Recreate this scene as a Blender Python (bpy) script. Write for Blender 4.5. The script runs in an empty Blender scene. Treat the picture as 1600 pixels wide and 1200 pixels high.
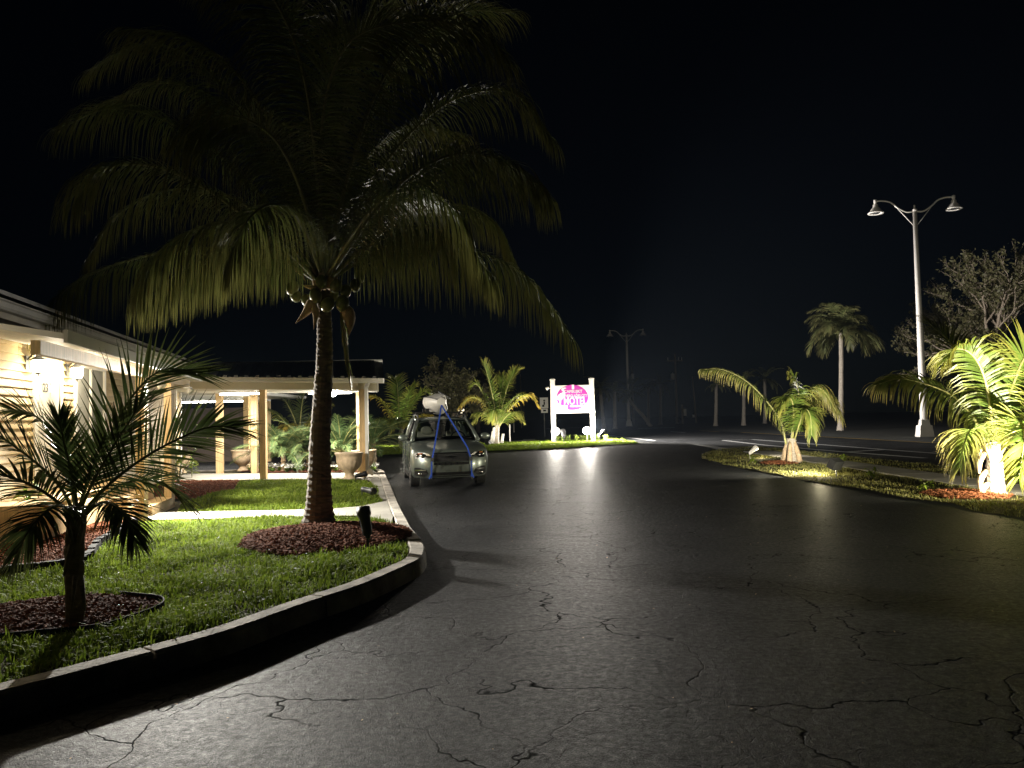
import bpy, bmesh, math, random
import numpy as np
from mathutils import Vector, Matrix
rng = np.random.default_rng(7)
random.seed(7)
R = math.radians
scene = bpy.context.scene
COL = scene.collection

# ------------------------------------------------------------------ camera
FPX, PITCH, ROLL, EYE = 1201.0, R(2.38), R(1.3), 1.6
cam_d = bpy.data.cameras.new('camera')
cam_d.sensor_width = 36.0
cam_d.lens = 36.0 * FPX / 1600.0
cam_d.clip_start = 0.05
cam_d.clip_end = 2000
cam = bpy.data.objects.new('camera', cam_d)
COL.objects.link(cam)
cam.matrix_world = (Matrix.Translation((0, 0, EYE)) @ Matrix.Rotation(R(90) + PITCH, 4, 'X')
                    @ Matrix.Rotation(-ROLL, 4, 'Z'))
scene.camera = cam

# ------------------------------------------------------------------ night sky, exposure
world = bpy.data.worlds.new('World')
scene.world = world
world.use_nodes = True
wn = world.node_tree
bg = wn.nodes['Background']
sky = wn.nodes.new('ShaderNodeTexSky')
sky.sky_type = 'NISHITA'
sky.sun_disc = False
sky.sun_elevation = R(22)
sky.sun_rotation = R(200)     # a low moon behind the camera
sky.air_density = 1.0
sky.dust_density = 0.3
sky.ozone_density = 4.0
night = wn.nodes.new('ShaderNodeMix')
night.data_type = 'RGBA'
night.blend_type = 'MULTIPLY'
night.inputs[0].default_value = 1.0
night.inputs[7].default_value = (0.6, 0.78, 1.0, 1)
wn.links.new(sky.outputs[0], night.inputs[6])
wn.links.new(night.outputs[2], bg.inputs[0])
bg.inputs[1].default_value = 0.00025
scene.view_settings.view_transform = 'Standard'
scene.view_settings.look = 'None'
scene.view_settings.exposure = 0.0
scene.view_settings.gamma = 1.0
scene.view_settings.use_curve_mapping = False
scene.cycles.max_bounces = 6
scene.cycles.diffuse_bounces = 3
scene.cycles.glossy_bounces = 3
scene.cycles.transparent_max_bounces = 12
scene.cycles.sample_clamp_indirect = 3.0
scene.cycles.caustics_reflective = False
scene.cycles.caustics_refractive = False


# ------------------------------------------------------------------ photo pixel -> place
def ray(x, y):
    u, v = x - 800.0, 600.0 - y
    c, s = math.cos(ROLL), math.sin(ROLL)
    u, v = c * u + s * v, -s * u + c * v
    cp, sp = math.cos(PITCH), math.sin(PITCH)
    return np.array([u, cp * FPX - sp * v, sp * FPX + cp * v]) / FPX


def G(x, y, z=0.0):
    d = ray(x, y)
    t = (z - EYE) / d[2]
    return np.array([d[0] * t, d[1] * t, z])


def D(x, y, Y):
    d = ray(x, y)
    return d * (Y / d[1]) + np.array([0, 0, EYE])


# ------------------------------------------------------------------ materials
def new_mat(name):
    m = bpy.data.materials.new(name)
    m.use_nodes = True
    nt = m.node_tree
    b = nt.nodes['Principled BSDF']
    return m, nt, b


def nd(nt, typ, **kw):
    n = nt.nodes.new(typ)
    for k, v in kw.items():
        if k.startswith('i_'):
            key = k[2:].replace('_', ' ')
            n.inputs[key].default_value = v
        else:
            setattr(n, k, v)
    return n


def ramp(nt, src, stops):
    r = nt.nodes.new('ShaderNodeValToRGB')
    el = r.color_ramp.elements
    while len(el) < len(stops):
        el.new(0.5)
    for e, (p, c) in zip(el, stops):
        e.position = p
        e.color = (*c, 1) if len(c) == 3 else c
    nt.links.new(src, r.inputs[0])
    return r


def g3(v):
    return (v, v, v)


def simple(name, col, rough=0.6, metal=0.0, var=0.25, scale=6.0, bump=0.15, bscale=60.0, spec=0.5, stretch=None, coords='Object'):
    """colour with soft blotches, fine grain relief"""
    m, nt, b = new_mat(name)
    tc = nd(nt, 'ShaderNodeTexCoord')
    src = tc.outputs[coords]
    if stretch:
        mp = nd(nt, 'ShaderNodeMapping')
        mp.inputs['Scale'].default_value = stretch
        nt.links.new(src, mp.inputs[0])
        src = mp.outputs[0]
    n1 = nd(nt, 'ShaderNodeTexNoise', i_Scale=scale, i_Detail=5.0, i_Roughness=0.6)
    nt.links.new(src, n1.inputs['Vector'])
    lo = tuple(c * (1 - var) for c in col)
    hi = tuple(min(1, c * (1 + var)) for c in col)
    r = ramp(nt, n1.outputs[0], [(0.3, lo), (0.7, hi)])
    nt.links.new(r.outputs[0], b.inputs['Base Color'])
    b.inputs['Roughness'].default_value = rough
    b.inputs['Metallic'].default_value = metal
    b.inputs['Specular IOR Level'].default_value = spec
    if bump:
        n2 = nd(nt, 'ShaderNodeTexNoise', i_Scale=bscale, i_Detail=3.0)
        nt.links.new(src, n2.inputs['Vector'])
        bp = nd(nt, 'ShaderNodeBump', i_Strength=bump, i_Distance=0.01)
        nt.links.new(n2.outputs[0], bp.inputs['Height'])
        nt.links.new(bp.outputs[0], b.inputs['Normal'])
    return m


def emissive(name, col, strength):
    m, nt, b = new_mat(name)
    b.inputs['Base Color'].default_value = (0.8, 0.8, 0.8, 1)
    b.inputs['Emission Color'].default_value = (*col, 1)
    b.inputs['Emission Strength'].default_value = strength
    return m


def asphalt(name, base, crack=1.0, rough=0.55, relief=1.0):
    m, nt, b = new_mat(name)
    geo = nd(nt, 'ShaderNodeNewGeometry')
    P = geo.outputs['Position']
    L = nt.links.new
    # warp for cracks
    nz = nd(nt, 'ShaderNodeTexNoise', i_Scale=1.5, i_Detail=4.0, i_Roughness=0.5)
    L(P, nz.inputs['Vector'])
    sub = nd(nt, 'ShaderNodeVectorMath', operation='SUBTRACT')
    L(nz.outputs['Color'], sub.inputs[0])
    sub.inputs[1].default_value = (0.5, 0.5, 0.5)
    sc = nd(nt, 'ShaderNodeVectorMath', operation='SCALE')
    L(sub.outputs[0], sc.inputs[0])
    sc.inputs['Scale'].default_value = 0.85
    add = nd(nt, 'ShaderNodeVectorMath', operation='ADD')
    L(P, add.inputs[0])
    L(sc.outputs[0], add.inputs[1])
    v1 = nd(nt, 'ShaderNodeTexVoronoi', feature='DISTANCE_TO_EDGE', i_Scale=0.85)
    L(add.outputs[0], v1.inputs['Vector'])
    v2 = nd(nt, 'ShaderNodeTexVoronoi', feature='DISTANCE_TO_EDGE', i_Scale=3.2)
    L(add.outputs[0], v2.inputs['Vector'])
    # masks: where cracks open up
    mk = nd(nt, 'ShaderNodeTexNoise', i_Scale=0.55, i_Detail=3.0)
    L(P, mk.inputs['Vector'])
    mk1 = ramp(nt, mk.outputs[0], [(0.34, g3(0)), (0.5, g3(1))])
    mkb = nd(nt, 'ShaderNodeTexNoise', i_Scale=0.33, i_Detail=4.0)
    mp = nd(nt, 'ShaderNodeMapping')
    mp.inputs['Location'].default_value = (13, 5, 0)
    L(P, mp.inputs[0])
    L(mp.outputs[0], mkb.inputs['Vector'])
    mk2 = ramp(nt, mkb.outputs[0], [(0.5, g3(0)), (0.62, g3(1))])
    c1 = ramp(nt, v1.outputs[0], [(0.0, g3(1)), (0.0028, g3(0.9)), (0.0062, g3(0))])
    c2 = ramp(nt, v2.outputs[0], [(0.0, g3(1)), (0.006, g3(0.7)), (0.013, g3(0))])
    m1 = nd(nt, 'ShaderNodeMath', operation='MULTIPLY')
    L(c1.outputs[0], m1.inputs[0]); L(mk1.outputs[0], m1.inputs[1])
    m2 = nd(nt, 'ShaderNodeMath', operation='MULTIPLY')
    L(c2.outputs[0], m2.inputs[0]); L(mk2.outputs[0], m2.inputs[1])
    m2b = nd(nt, 'ShaderNodeMath', operation='MULTIPLY')
    L(m2.outputs[0], m2b.inputs[0]); m2b.inputs[1].default_value = 0.55
    cr = nd(nt, 'ShaderNodeMath', operation='MAXIMUM')
    L(m1.outputs[0], cr.inputs[0]); L(m2b.outputs[0], cr.inputs[1])
    crs = nd(nt, 'ShaderNodeMath', operation='MULTIPLY')
    L(cr.outputs[0], crs.inputs[0]); crs.inputs[1].default_value = crack
    # colour: worn patches + aggregate
    pz = nd(nt, 'ShaderNodeTexNoise', i_Scale=0.8, i_Detail=8.0, i_Roughness=0.62)
    L(P, pz.inputs['Vector'])
    pc = ramp(nt, pz.outputs[0], [(0.3, (base * 0.56, base * 0.58, base * 0.64)), (0.5, (base * 0.97, base, base * 1.06)), (0.72, (base * 1.75, base * 1.75, base * 1.72))])
    ag = nd(nt, 'ShaderNodeTexNoise', i_Scale=130.0, i_Detail=2.0)
    L(P, ag.inputs['Vector'])
    ag_m = nd(nt, 'ShaderNodeTexNoise', i_Scale=22.0, i_Detail=8.0, i_Roughness=0.75)
    L(P, ag_m.inputs['Vector'])
    agx = nd(nt, 'ShaderNodeMath', operation='MULTIPLY_ADD')
    L(ag_m.outputs[0], agx.inputs[0]); agx.inputs[1].default_value = 0.6
    agy = nd(nt, 'ShaderNodeMath', operation='MULTIPLY')
    L(ag.outputs[0], agy.inputs[0]); agy.inputs[1].default_value = 0.4
    L(agy.outputs[0], agx.inputs[2])
    agc = ramp(nt, agx.outputs[0], [(0.36, g3(0.45)), (0.5, g3(0.95)), (0.66, g3(2.1))])
    mul = nd(nt, 'ShaderNodeMix', data_type='RGBA', blend_type='MULTIPLY')
    mul.inputs[0].default_value = 1.0
    L(pc.outputs[0], mul.inputs[6]); L(agc.outputs[0], mul.inputs[7])
    dk = nd(nt, 'ShaderNodeMix', data_type='RGBA', blend_type='MIX')
    L(crs.outputs[0], dk.inputs[0]); L(mul.outputs[2], dk.inputs[6])
    dk.inputs[7].default_value = (0.008, 0.008, 0.008, 1)
    L(dk.outputs[2], b.inputs['Base Color'])
    rr = ramp(nt, agx.outputs[0], [(0.35, g3(rough + 0.18)), (0.65, g3(rough - 0.14))])
    rmx = nd(nt, 'ShaderNodeMath', operation='MAXIMUM')
    L(rr.outputs[0], rmx.inputs[0]); L(crs.outputs[0], rmx.inputs[1])
    L(rmx.outputs[0], b.inputs['Roughness'])
    spc = nd(nt, 'ShaderNodeMath', operation='MULTIPLY_ADD')
    L(crs.outputs[0], spc.inputs[0]); spc.inputs[1].default_value = -0.075; spc.inputs[2].default_value = 0.075
    L(spc.outputs[0], b.inputs['Specular IOR Level'])
    # relief
    un = nd(nt, 'ShaderNodeTexNoise', i_Scale=3.2, i_Detail=5.0, i_Roughness=0.6)
    L(P, un.inputs['Vector'])
    ag2 = nd(nt, 'ShaderNodeTexNoise', i_Scale=95.0, i_Detail=4.0, i_Roughness=0.65)
    L(P, ag2.inputs['Vector'])
    bp1 = nd(nt, 'ShaderNodeBump', i_Strength=0.46 * relief, i_Distance=0.05)
    L(un.outputs[0], bp1.inputs['Height'])
    md_ = nd(nt, 'ShaderNodeTexNoise', i_Scale=8.5, i_Detail=7.0, i_Roughness=0.72)
    L(add.outputs[0], md_.inputs['Vector'])
    bp1b = nd(nt, 'ShaderNodeBump', i_Strength=0.85 * relief, i_Distance=0.022)
    L(md_.outputs[0], bp1b.inputs['Height']); L(bp1.outputs[0], bp1b.inputs['Normal'])
    bp2 = nd(nt, 'ShaderNodeBump', i_Strength=0.9 * relief, i_Distance=0.009)
    L(ag2.outputs[0], bp2.inputs['Height']); L(bp1b.outputs[0], bp2.inputs['Normal'])
    bp3 = nd(nt, 'ShaderNodeBump', i_Strength=0.6, i_Distance=0.016, invert=True)
    L(crs.outputs[0], bp3.inputs['Height']); L(bp2.outputs[0], bp3.inputs['Normal'])
    L(bp3.outputs[0], b.inputs['Normal'])
    return m


def leaf_mat(name, green, tip, tipmix=0.6, trans=0.35, rough=0.42, var=0.35, spec=0.4):
    """blade green towards a yellow or brown tip (attribute 'tip' runs 0 at the rib, 1 at the end)"""
    m, nt, b = new_mat(name)
    L = nt.links.new
    at = nd(nt, 'ShaderNodeAttribute', attribute_name='tip')
    geo = nd(nt, 'ShaderNodeNewGeometry')
    nz = nd(nt, 'ShaderNodeTexNoise', i_Scale=2.2, i_Detail=4.0)
    L(geo.outputs['Position'], nz.inputs['Vector'])
    mm = nd(nt, 'ShaderNodeMath', operation='MULTIPLY_ADD')
    L(nz.outputs[0], mm.inputs[0]); mm.inputs[1].default_value = 0.9; mm.inputs[2].default_value = -0.45
    ad = nd(nt, 'ShaderNodeMath', operation='ADD')
    L(at.outputs['Fac'], ad.inputs[0]); L(mm.outputs[0], ad.inputs[1])
    r = ramp(nt, ad.outputs[0], [(0.25, g3(0)), (1.0, g3(tipmix))])
    gr = ramp(nt, nz.outputs[0], [(0.3, tuple(c * (1 - var) for c in green)), (0.7, tuple(c * (1 + var) for c in green))])
    mx = nd(nt, 'ShaderNodeMix', data_type='RGBA')
    L(r.outputs[0], mx.inputs[0]); L(gr.outputs[0], mx.inputs[6]); mx.inputs[7].default_value = (*tip, 1)
    L(mx.outputs[2], b.inputs['Base Color'])
    b.inputs['Roughness'].default_value = rough
    b.inputs['Specular IOR Level'].default_value = spec
    tr = nd(nt, 'ShaderNodeBsdfTranslucent')
    L(mx.outputs[2], tr.inputs[0])
    ms = nd(nt, 'ShaderNodeMixShader')
    ms.inputs[0].default_value = trans
    L(b.outputs[0], ms.inputs[1]); L(tr.outputs[0], ms.inputs[2])
    L(ms.outputs[0], nt.nodes['Material Output'].inputs[0])
    return m


def glass_mat(name, tint, alpha):
    m, nt, b = new_mat(name)
    L = nt.links.new
    t = nd(nt, 'ShaderNodeBsdfTransparent'); t.inputs[0].default_value = (*tint, 1)
    gl = nd(nt, 'ShaderNodeBsdfGlossy', i_Roughness=0.03)
    fr = nd(nt, 'ShaderNodeFresnel', i_IOR=1.5)
    mx = nd(nt, 'ShaderNodeMixShader')
    L(fr.outputs[0], mx.inputs[0]); L(t.outputs[0], mx.inputs[1]); L(gl.outputs[0], mx.inputs[2])
    L(mx.outputs[0], nt.nodes['Material Output'].inputs[0])
    return m


M = {}
M['drive'] = asphalt('sealed_asphalt', 0.018, 1.0, 0.51)
M['road'] = asphalt('road_asphalt', 0.042, 0.35, 0.62)
M['earth'] = simple('dark_earth', (0.03, 0.032, 0.018), 0.9, var=0.5, scale=0.6, bump=0.6, bscale=9)
M['soil'] = simple('lawn_soil', (0.045, 0.04, 0.018), 0.95, var=0.5, scale=4, bump=0.8, bscale=40, spec=0.05)
M['concrete'] = simple('concrete', (0.42, 0.39, 0.34), 0.85, var=0.22, scale=3.0, bump=0.35, bscale=90)
M['kerbc'] = simple('kerb_concrete', (0.32, 0.29, 0.25), 0.88, var=0.6, scale=4.5, bump=0.8, bscale=45)
M['walkc'] = simple('walk_concrete', (0.26, 0.245, 0.21), 0.85, var=0.2, scale=2.0, bump=0.3, bscale=90)
M['paint'] = simple('road_paint_white', (0.8, 0.8, 0.78), 0.7, var=0.3, scale=9, bump=0.2)
M['paint_y'] = simple('road_paint_yellow', (0.55, 0.36, 0.05), 0.7, var=0.3, scale=9, bump=0.2)
M['mulch'] = simple('red_mulch', (0.15, 0.055, 0.026), 0.9, var=0.6, scale=25, bump=0.8, bscale=60, spec=0.1)
M['mulch_d'] = simple('brown_mulch', (0.12, 0.045, 0.024), 0.9, var=0.6, scale=25, bump=0.8, bscale=60, spec=0.1)
M['siding'] = simple('cream_siding', (0.46, 0.36, 0.2), 0.6, var=0.12, scale=3, bump=0.12, bscale=40, stretch=(1, 1, 6))
M['white'] = simple('white_paint', (0.76, 0.74, 0.69), 0.5, var=0.07, scale=3, bump=0.06)
M['soffit'] = simple('white_soffit', (0.74, 0.73, 0.7), 0.6, var=0.05, scale=3, bump=0.05)
M['tan'] = simple('tan_fascia', (0.58, 0.52, 0.38), 0.55, var=0.08, scale=3, bump=0.05)
M['wood'] = simple('pale_timber', (0.6, 0.43, 0.22), 0.7, var=0.22, scale=5, bump=0.3, bscale=30, stretch=(6, 6, 0.6))
M['door'] = simple('pale_door', (0.62, 0.59, 0.5), 0.5, var=0.05, scale=3, bump=0.04)
M['curtain'] = simple('grey_curtain', (0.3, 0.31, 0.3), 0.9, var=0.15, scale=3, bump=0.1)
M['roofm'] = simple('galvanised_roof', (0.42, 0.425, 0.42), 0.45, metal=0.25, var=0.2, scale=2.0, bump=0.05)
M['black'] = simple('black_plastic', (0.012, 0.012, 0.012), 0.5, var=0.3, scale=10, bump=0.1, spec=0.25)
M['dgrey'] = simple('dark_grey_metal', (0.06, 0.062, 0.065), 0.45, var=0.3, scale=10, bump=0.1)
M['stone'] = simple('cast_stone', (0.55, 0.42, 0.28), 0.8, var=0.25, scale=8, bump=0.35, bscale=70)
M['pole'] = simple('white_pole_paint', (0.8, 0.77, 0.74), 0.45, var=0.06, scale=3, bump=0.04)
M['oldwood'] = simple('weathered_pole_wood', (0.3, 0.26, 0.21), 0.85, var=0.3, scale=4, bump=0.5, bscale=20, stretch=(4, 4, 0.4))
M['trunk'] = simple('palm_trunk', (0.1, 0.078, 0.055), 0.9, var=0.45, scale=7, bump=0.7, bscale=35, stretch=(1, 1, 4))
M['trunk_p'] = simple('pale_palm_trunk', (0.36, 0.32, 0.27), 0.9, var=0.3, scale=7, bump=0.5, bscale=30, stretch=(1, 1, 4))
M['husk'] = simple('dry_leaf_base', (0.42, 0.31, 0.2), 0.85, var=0.4, scale=9, bump=0.6, bscale=40)
M['bark'] = simple('grey_bark', (0.34, 0.28, 0.22), 0.9, var=0.35, scale=8, bump=0.6, bscale=40)
M['coco'] = simple('green_coconut', (0.13, 0.15, 0.045), 0.4, var=0.35, scale=9, bump=0.15)
M['rib'] = simple('frond_rib', (0.34, 0.33, 0.12), 0.5, var=0.25, scale=5, bump=0.1)
M['rib_d'] = simple('dark_frond_rib', (0.13, 0.14, 0.05), 0.5, var=0.25, scale=5, bump=0.1)
M['leaf_big'] = leaf_mat('coconut_leaf', (0.072, 0.1, 0.026), (0.2, 0.16, 0.05), 0.5, 0.32)
M['leaf_small'] = leaf_mat('young_palm_leaf', (0.05, 0.075, 0.022), (0.1, 0.09, 0.03), 0.4, 0.22)
M['leaf_lit'] = leaf_mat('yellow_green_palm_leaf', (0.12, 0.195, 0.032), (0.36, 0.28, 0.07), 0.6, 0.35)
M['leaf_dry'] = leaf_mat('drying_palm_leaf', (0.15, 0.21, 0.045), (0.42, 0.31, 0.12), 0.65, 0.35)
M['leaf_gold'] = leaf_mat('golden_palm_leaf', (0.24, 0.25, 0.04), (0.5, 0.32, 0.06), 0.7, 0.4)
M['leaf_blue'] = leaf_mat('blue_green_palm_leaf', (0.09, 0.16, 0.06), (0.16, 0.19, 0.07), 0.5, 0.3)
M['leaf_far'] = leaf_mat('distant_palm_leaf', (0.11, 0.13, 0.05), (0.22, 0.18, 0.08), 0.5, 0.3)
M['leaf_tree'] = leaf_mat('tree_leaf', (0.15, 0.15, 0.075), (0.22, 0.18, 0.09), 0.5, 0.3)
M['grass'] = leaf_mat('grass_blade', (0.11, 0.17, 0.016), (0.29, 0.32, 0.045), 0.5, 0.35, 0.7, 0.5, 0.15)
M['grass_dry'] = leaf_mat('dry_grass_blade', (0.13, 0.135, 0.035), (0.32, 0.26, 0.09), 0.6, 0.3, 0.6, 0.4)
M['petal'] = simple('white_petal', (0.75, 0.75, 0.7), 0.6, var=0.08, scale=20, bump=0)
M['croton'] = leaf_mat('croton_leaf', (0.1, 0.2, 0.03), (0.4, 0.36, 0.04), 0.7, 0.3)


# ------------------------------------------------------------------ mesh building
class MB:
    def __init__(s):
        s.v, s.f, s.a = [], [], []
        s.n = 0

    def add(s, v, f, a=None):
        v = np.asarray(v, float).reshape(-1, 3)
        s.v.append(v)
        s.f.extend([tuple(int(i) + s.n for i in q) for q in f])
        s.a.append(np.zeros(len(v)) if a is None else np.asarray(a, float))
        s.n += len(v)
        return s

    def box(s, c, size, rot=None, taper=1.0):
        x, y, z = (d / 2 for d in size)
        v = np.array([[-x, -y, -z], [x, -y, -z], [x, y, -z], [-x, y, -z],
                      [-x * taper, -y * taper, z], [x * taper, -y * taper, z], [x * taper, y * taper, z], [-x * taper, y * taper, z]])
        if rot is not None:
            v = v @ np.array(rot).T
        v = v + np.array(c)
        return s.add(v, [(3, 2, 1, 0), (4, 5, 6, 7), (0, 1, 5, 4), (1, 2, 6, 5), (2, 3, 7, 6), (3, 0, 4, 7)])

    def beam(s, a, b, w, h, up=(0, 0, 1)):
        a, b, up = (np.array(q, float) for q in (a, b, up))
        t = b - a
        l = np.linalg.norm(t); t /= l
        sd = np.cross(t, up); sd /= np.linalg.norm(sd)
        u = np.cross(sd, t)
        rot = np.stack([t, sd, u], 1)
        return s.box((a + b) / 2, (l, w, h), rot)

    def tube(s, path, rad, n=8, cap=True, a=None):
        P = np.array(path, float)
        rad = np.broadcast_to(np.array(rad, float), (len(P),))
        T = np.gradient(P, axis=0)
        T /= np.linalg.norm(T, axis=1)[:, None] + 1e-12
        ref = np.array([0, 0, 1.0]) if abs(T[0][2]) < 0.9 else np.array([1.0, 0, 0])
        vs = []
        for i in range(len(P)):
            sd = np.cross(T[i], ref)
            sd /= np.linalg.norm(sd) + 1e-12
            up = np.cross(sd, T[i])
            ref = up
            an = np.arange(n) * 2 * math.pi / n
            vs.append(P[i] + rad[i] * (np.cos(an)[:, None] * sd + np.sin(an)[:, None] * up))
        v = np.concatenate(vs)
        f = []
        for i in range(len(P) - 1):
            for k in range(n):
                f.append((i * n + k, i * n + (k + 1) % n, (i + 1) * n + (k + 1) % n, (i + 1) * n + k))
        if cap:
            f.append(tuple(range(n - 1, -1, -1)))
            f.append(tuple((len(P) - 1) * n + k for k in range(n)))
        return s.add(v, f)

    def lathe(s, prof, n=24, c=(0, 0, 0), mod=None, cap=True, rot=None):
        vs = []
        for i, (r, z) in enumerate(prof):
            an = np.arange(n) * 2 * math.pi / n
            rr = np.full(n, float(r))
            if mod:
                rr = mod(i, an, rr)
            vs.append(np.stack([rr * np.cos(an), rr * np.sin(an), np.full(n, float(z))], 1))
        v = np.concatenate(vs)
        if rot is not None:
            v = v @ np.array(rot).T
        v = v + np.array(c)
        f = []
        for i in range(len(prof) - 1):
            for k in range(n):
                f.append((i * n + k, i * n + (k + 1) % n, (i + 1) * n + (k + 1) % n, (i + 1) * n + k))
        if cap:
            f.append(tuple(range(n - 1, -1, -1)))
            f.append(tuple((len(prof) - 1) * n + k for k in range(n)))
        return s.add(v, f)

    def ball(s, c, r, n=10, rot=None):
        r = np.broadcast_to(np.array(r, float), (3,))
        th = np.linspace(0, math.pi, n // 2 + 2)
        vs = []
        for t in th:
            an = np.arange(n) * 2 * math.pi / n
            vs.append(np.stack([np.sin(t) * np.cos(an), np.sin(t) * np.sin(an), np.full(n, math.cos(t))], 1))
        v = np.concatenate(vs) * r
        if rot is not None:
            v = v @ np.array(rot).T
        v = v + np.array(c)
        f = []
        for i in range(len(th) - 1):
            for k in range(n):
                f.append((i * n + k, (i + 1) * n + k, (i + 1) * n + (k + 1) % n, i * n + (k + 1) % n))
        return s.add(v, f)

    def prism(s, poly, z0, z1):
        """vertical prism over a plan polygon; z1 may be a list"""
        p = np.array(poly, float)[:, :2]
        n = len(p)
        area = 0.5 * np.sum(p[:, 0] * np.roll(p[:, 1], -1) - np.roll(p[:, 0], -1) * p[:, 1])
        if area < 0:
            p = p[::-1]
        v = np.concatenate([np.c_[p, np.full(n, z0)], np.c_[p, np.broadcast_to(z1, (n,))]])
        f = [tuple(range(n - 1, -1, -1)), tuple(range(n, 2 * n))]
        f += [(i, (i + 1) % n, n + (i + 1) % n, n + i) for i in range(n)]
        return s.add(v, f)

    def mesh(s, name, smooth=False):
        me = bpy.data.meshes.new(name)
        v = np.concatenate(s.v) if s.v else np.zeros((0, 3))
        me.from_pydata(v.tolist(), [], s.f)
        a = np.concatenate(s.a) if s.a else np.zeros(0)
        if a.any():
            at = me.attributes.new('tip', 'FLOAT', 'POINT')
            at.data.foreach_set('value', a.astype(np.float32))
        if smooth:
            me.polygons.foreach_set('use_smooth', [True] * len(me.polygons))
        me.update()
        return me


def obj(name, mb, mat, parent=None, smooth=False, loc=None, rz=None, kind=None):
    me = mb if isinstance(mb, bpy.types.Mesh) else mb.mesh(name, smooth)
    if mat is not None and not me.materials:
        me.materials.append(M[mat] if isinstance(mat, str) else mat)
    o = bpy.data.objects.new(name, me)
    COL.objects.link(o)
    if parent:
        o.parent = parent
    if loc is not None:
        o.location = loc
    if rz is not None:
        o.rotation_euler = (0, 0, rz)
    if kind:
        o['kind'] = kind
    return o


def tag(o, label, cat, group=None):
    o['label'] = label
    o['category'] = cat
    if group:
        o['group'] = group
    return o


def thing(name, label, cat, loc=(0, 0, 0), rz=0, group=None):
    o = bpy.data.objects.new(name, None)
    o.empty_display_size = 0.2
    COL.objects.link(o)
    o.location = loc
    o.rotation_euler = (0, 0, rz)
    return tag(o, label, cat, group)


def struct(name, mb, mat, smooth=False):
    return obj(name, mb, mat, None, smooth, kind='structure')


def lamp(name, kind, loc, power, col, radius=0.05, aim=None, cone=120, blend=0.6, parent=None):
    d = bpy.data.lights.new(name, kind)
    d.energy = power
    d.color = col
    if kind == 'AREA':
        d.size = radius
    else:
        d.shadow_soft_size = radius
    if kind == 'SPOT':
        d.spot_size = R(cone)
        d.spot_blend = blend
    o = bpy.data.objects.new(name, d)
    COL.objects.link(o)
    o.location = loc
    if aim is not None:
        o.rotation_euler = (Vector(aim) - Vector(loc)).to_track_quat('-Z', 'Y').to_euler()
    if parent:
        o.parent = parent
    return o


def catmull(pts, n):
    P = np.array(pts, float)
    P = np.concatenate([[2 * P[0] - P[1]], P, [2 * P[-1] - P[-2]]])
    m = len(P) - 3
    out = []
    for t in np.linspace(0, m - 1e-6, n):
        i = int(t); u = t - i
        a, b, c, d = P[i:i + 4]
        out.append(0.5 * (2 * b + (c - a) * u + (2 * a - 5 * b + 4 * c - d) * u * u + (3 * b - a - 3 * c + d) * u ** 3))
    return np.array(out)


def inside(poly, x, y):
    p = np.array(poly, float)[:, :2]
    res = np.zeros(len(x), bool)
    j = len(p) - 1
    for i in range(len(p)):
        xi, yi = p[i]; xj, yj = p[j]
        with np.errstate(divide='ignore', invalid='ignore'):
            c = ((yi > y) != (yj > y)) & (x < (xj - xi) * (y - yi) / (yj - yi) + xi)
        res ^= c
        j = i
    return res


# lumpy height field shared by lawn sheet and blades
def bumps(x, y):
    return 0.012 * np.sin(2.1 * x + 1.3 * y) + 0.01 * np.sin(3.7 * y - 1.9 * x + 1) + 0.006 * np.sin(9 * x + 4 * y)


def sample_poly(poly, dens):
    p = np.array(poly)[:, :2]
    lo, hi = p.min(0), p.max(0)
    n = int(np.prod(hi - lo) * dens)
    x = rng.uniform(lo[0], hi[0], n); y = rng.uniform(lo[1], hi[1], n)
    k = inside(p, x, y)
    return x[k], y[k]


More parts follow.
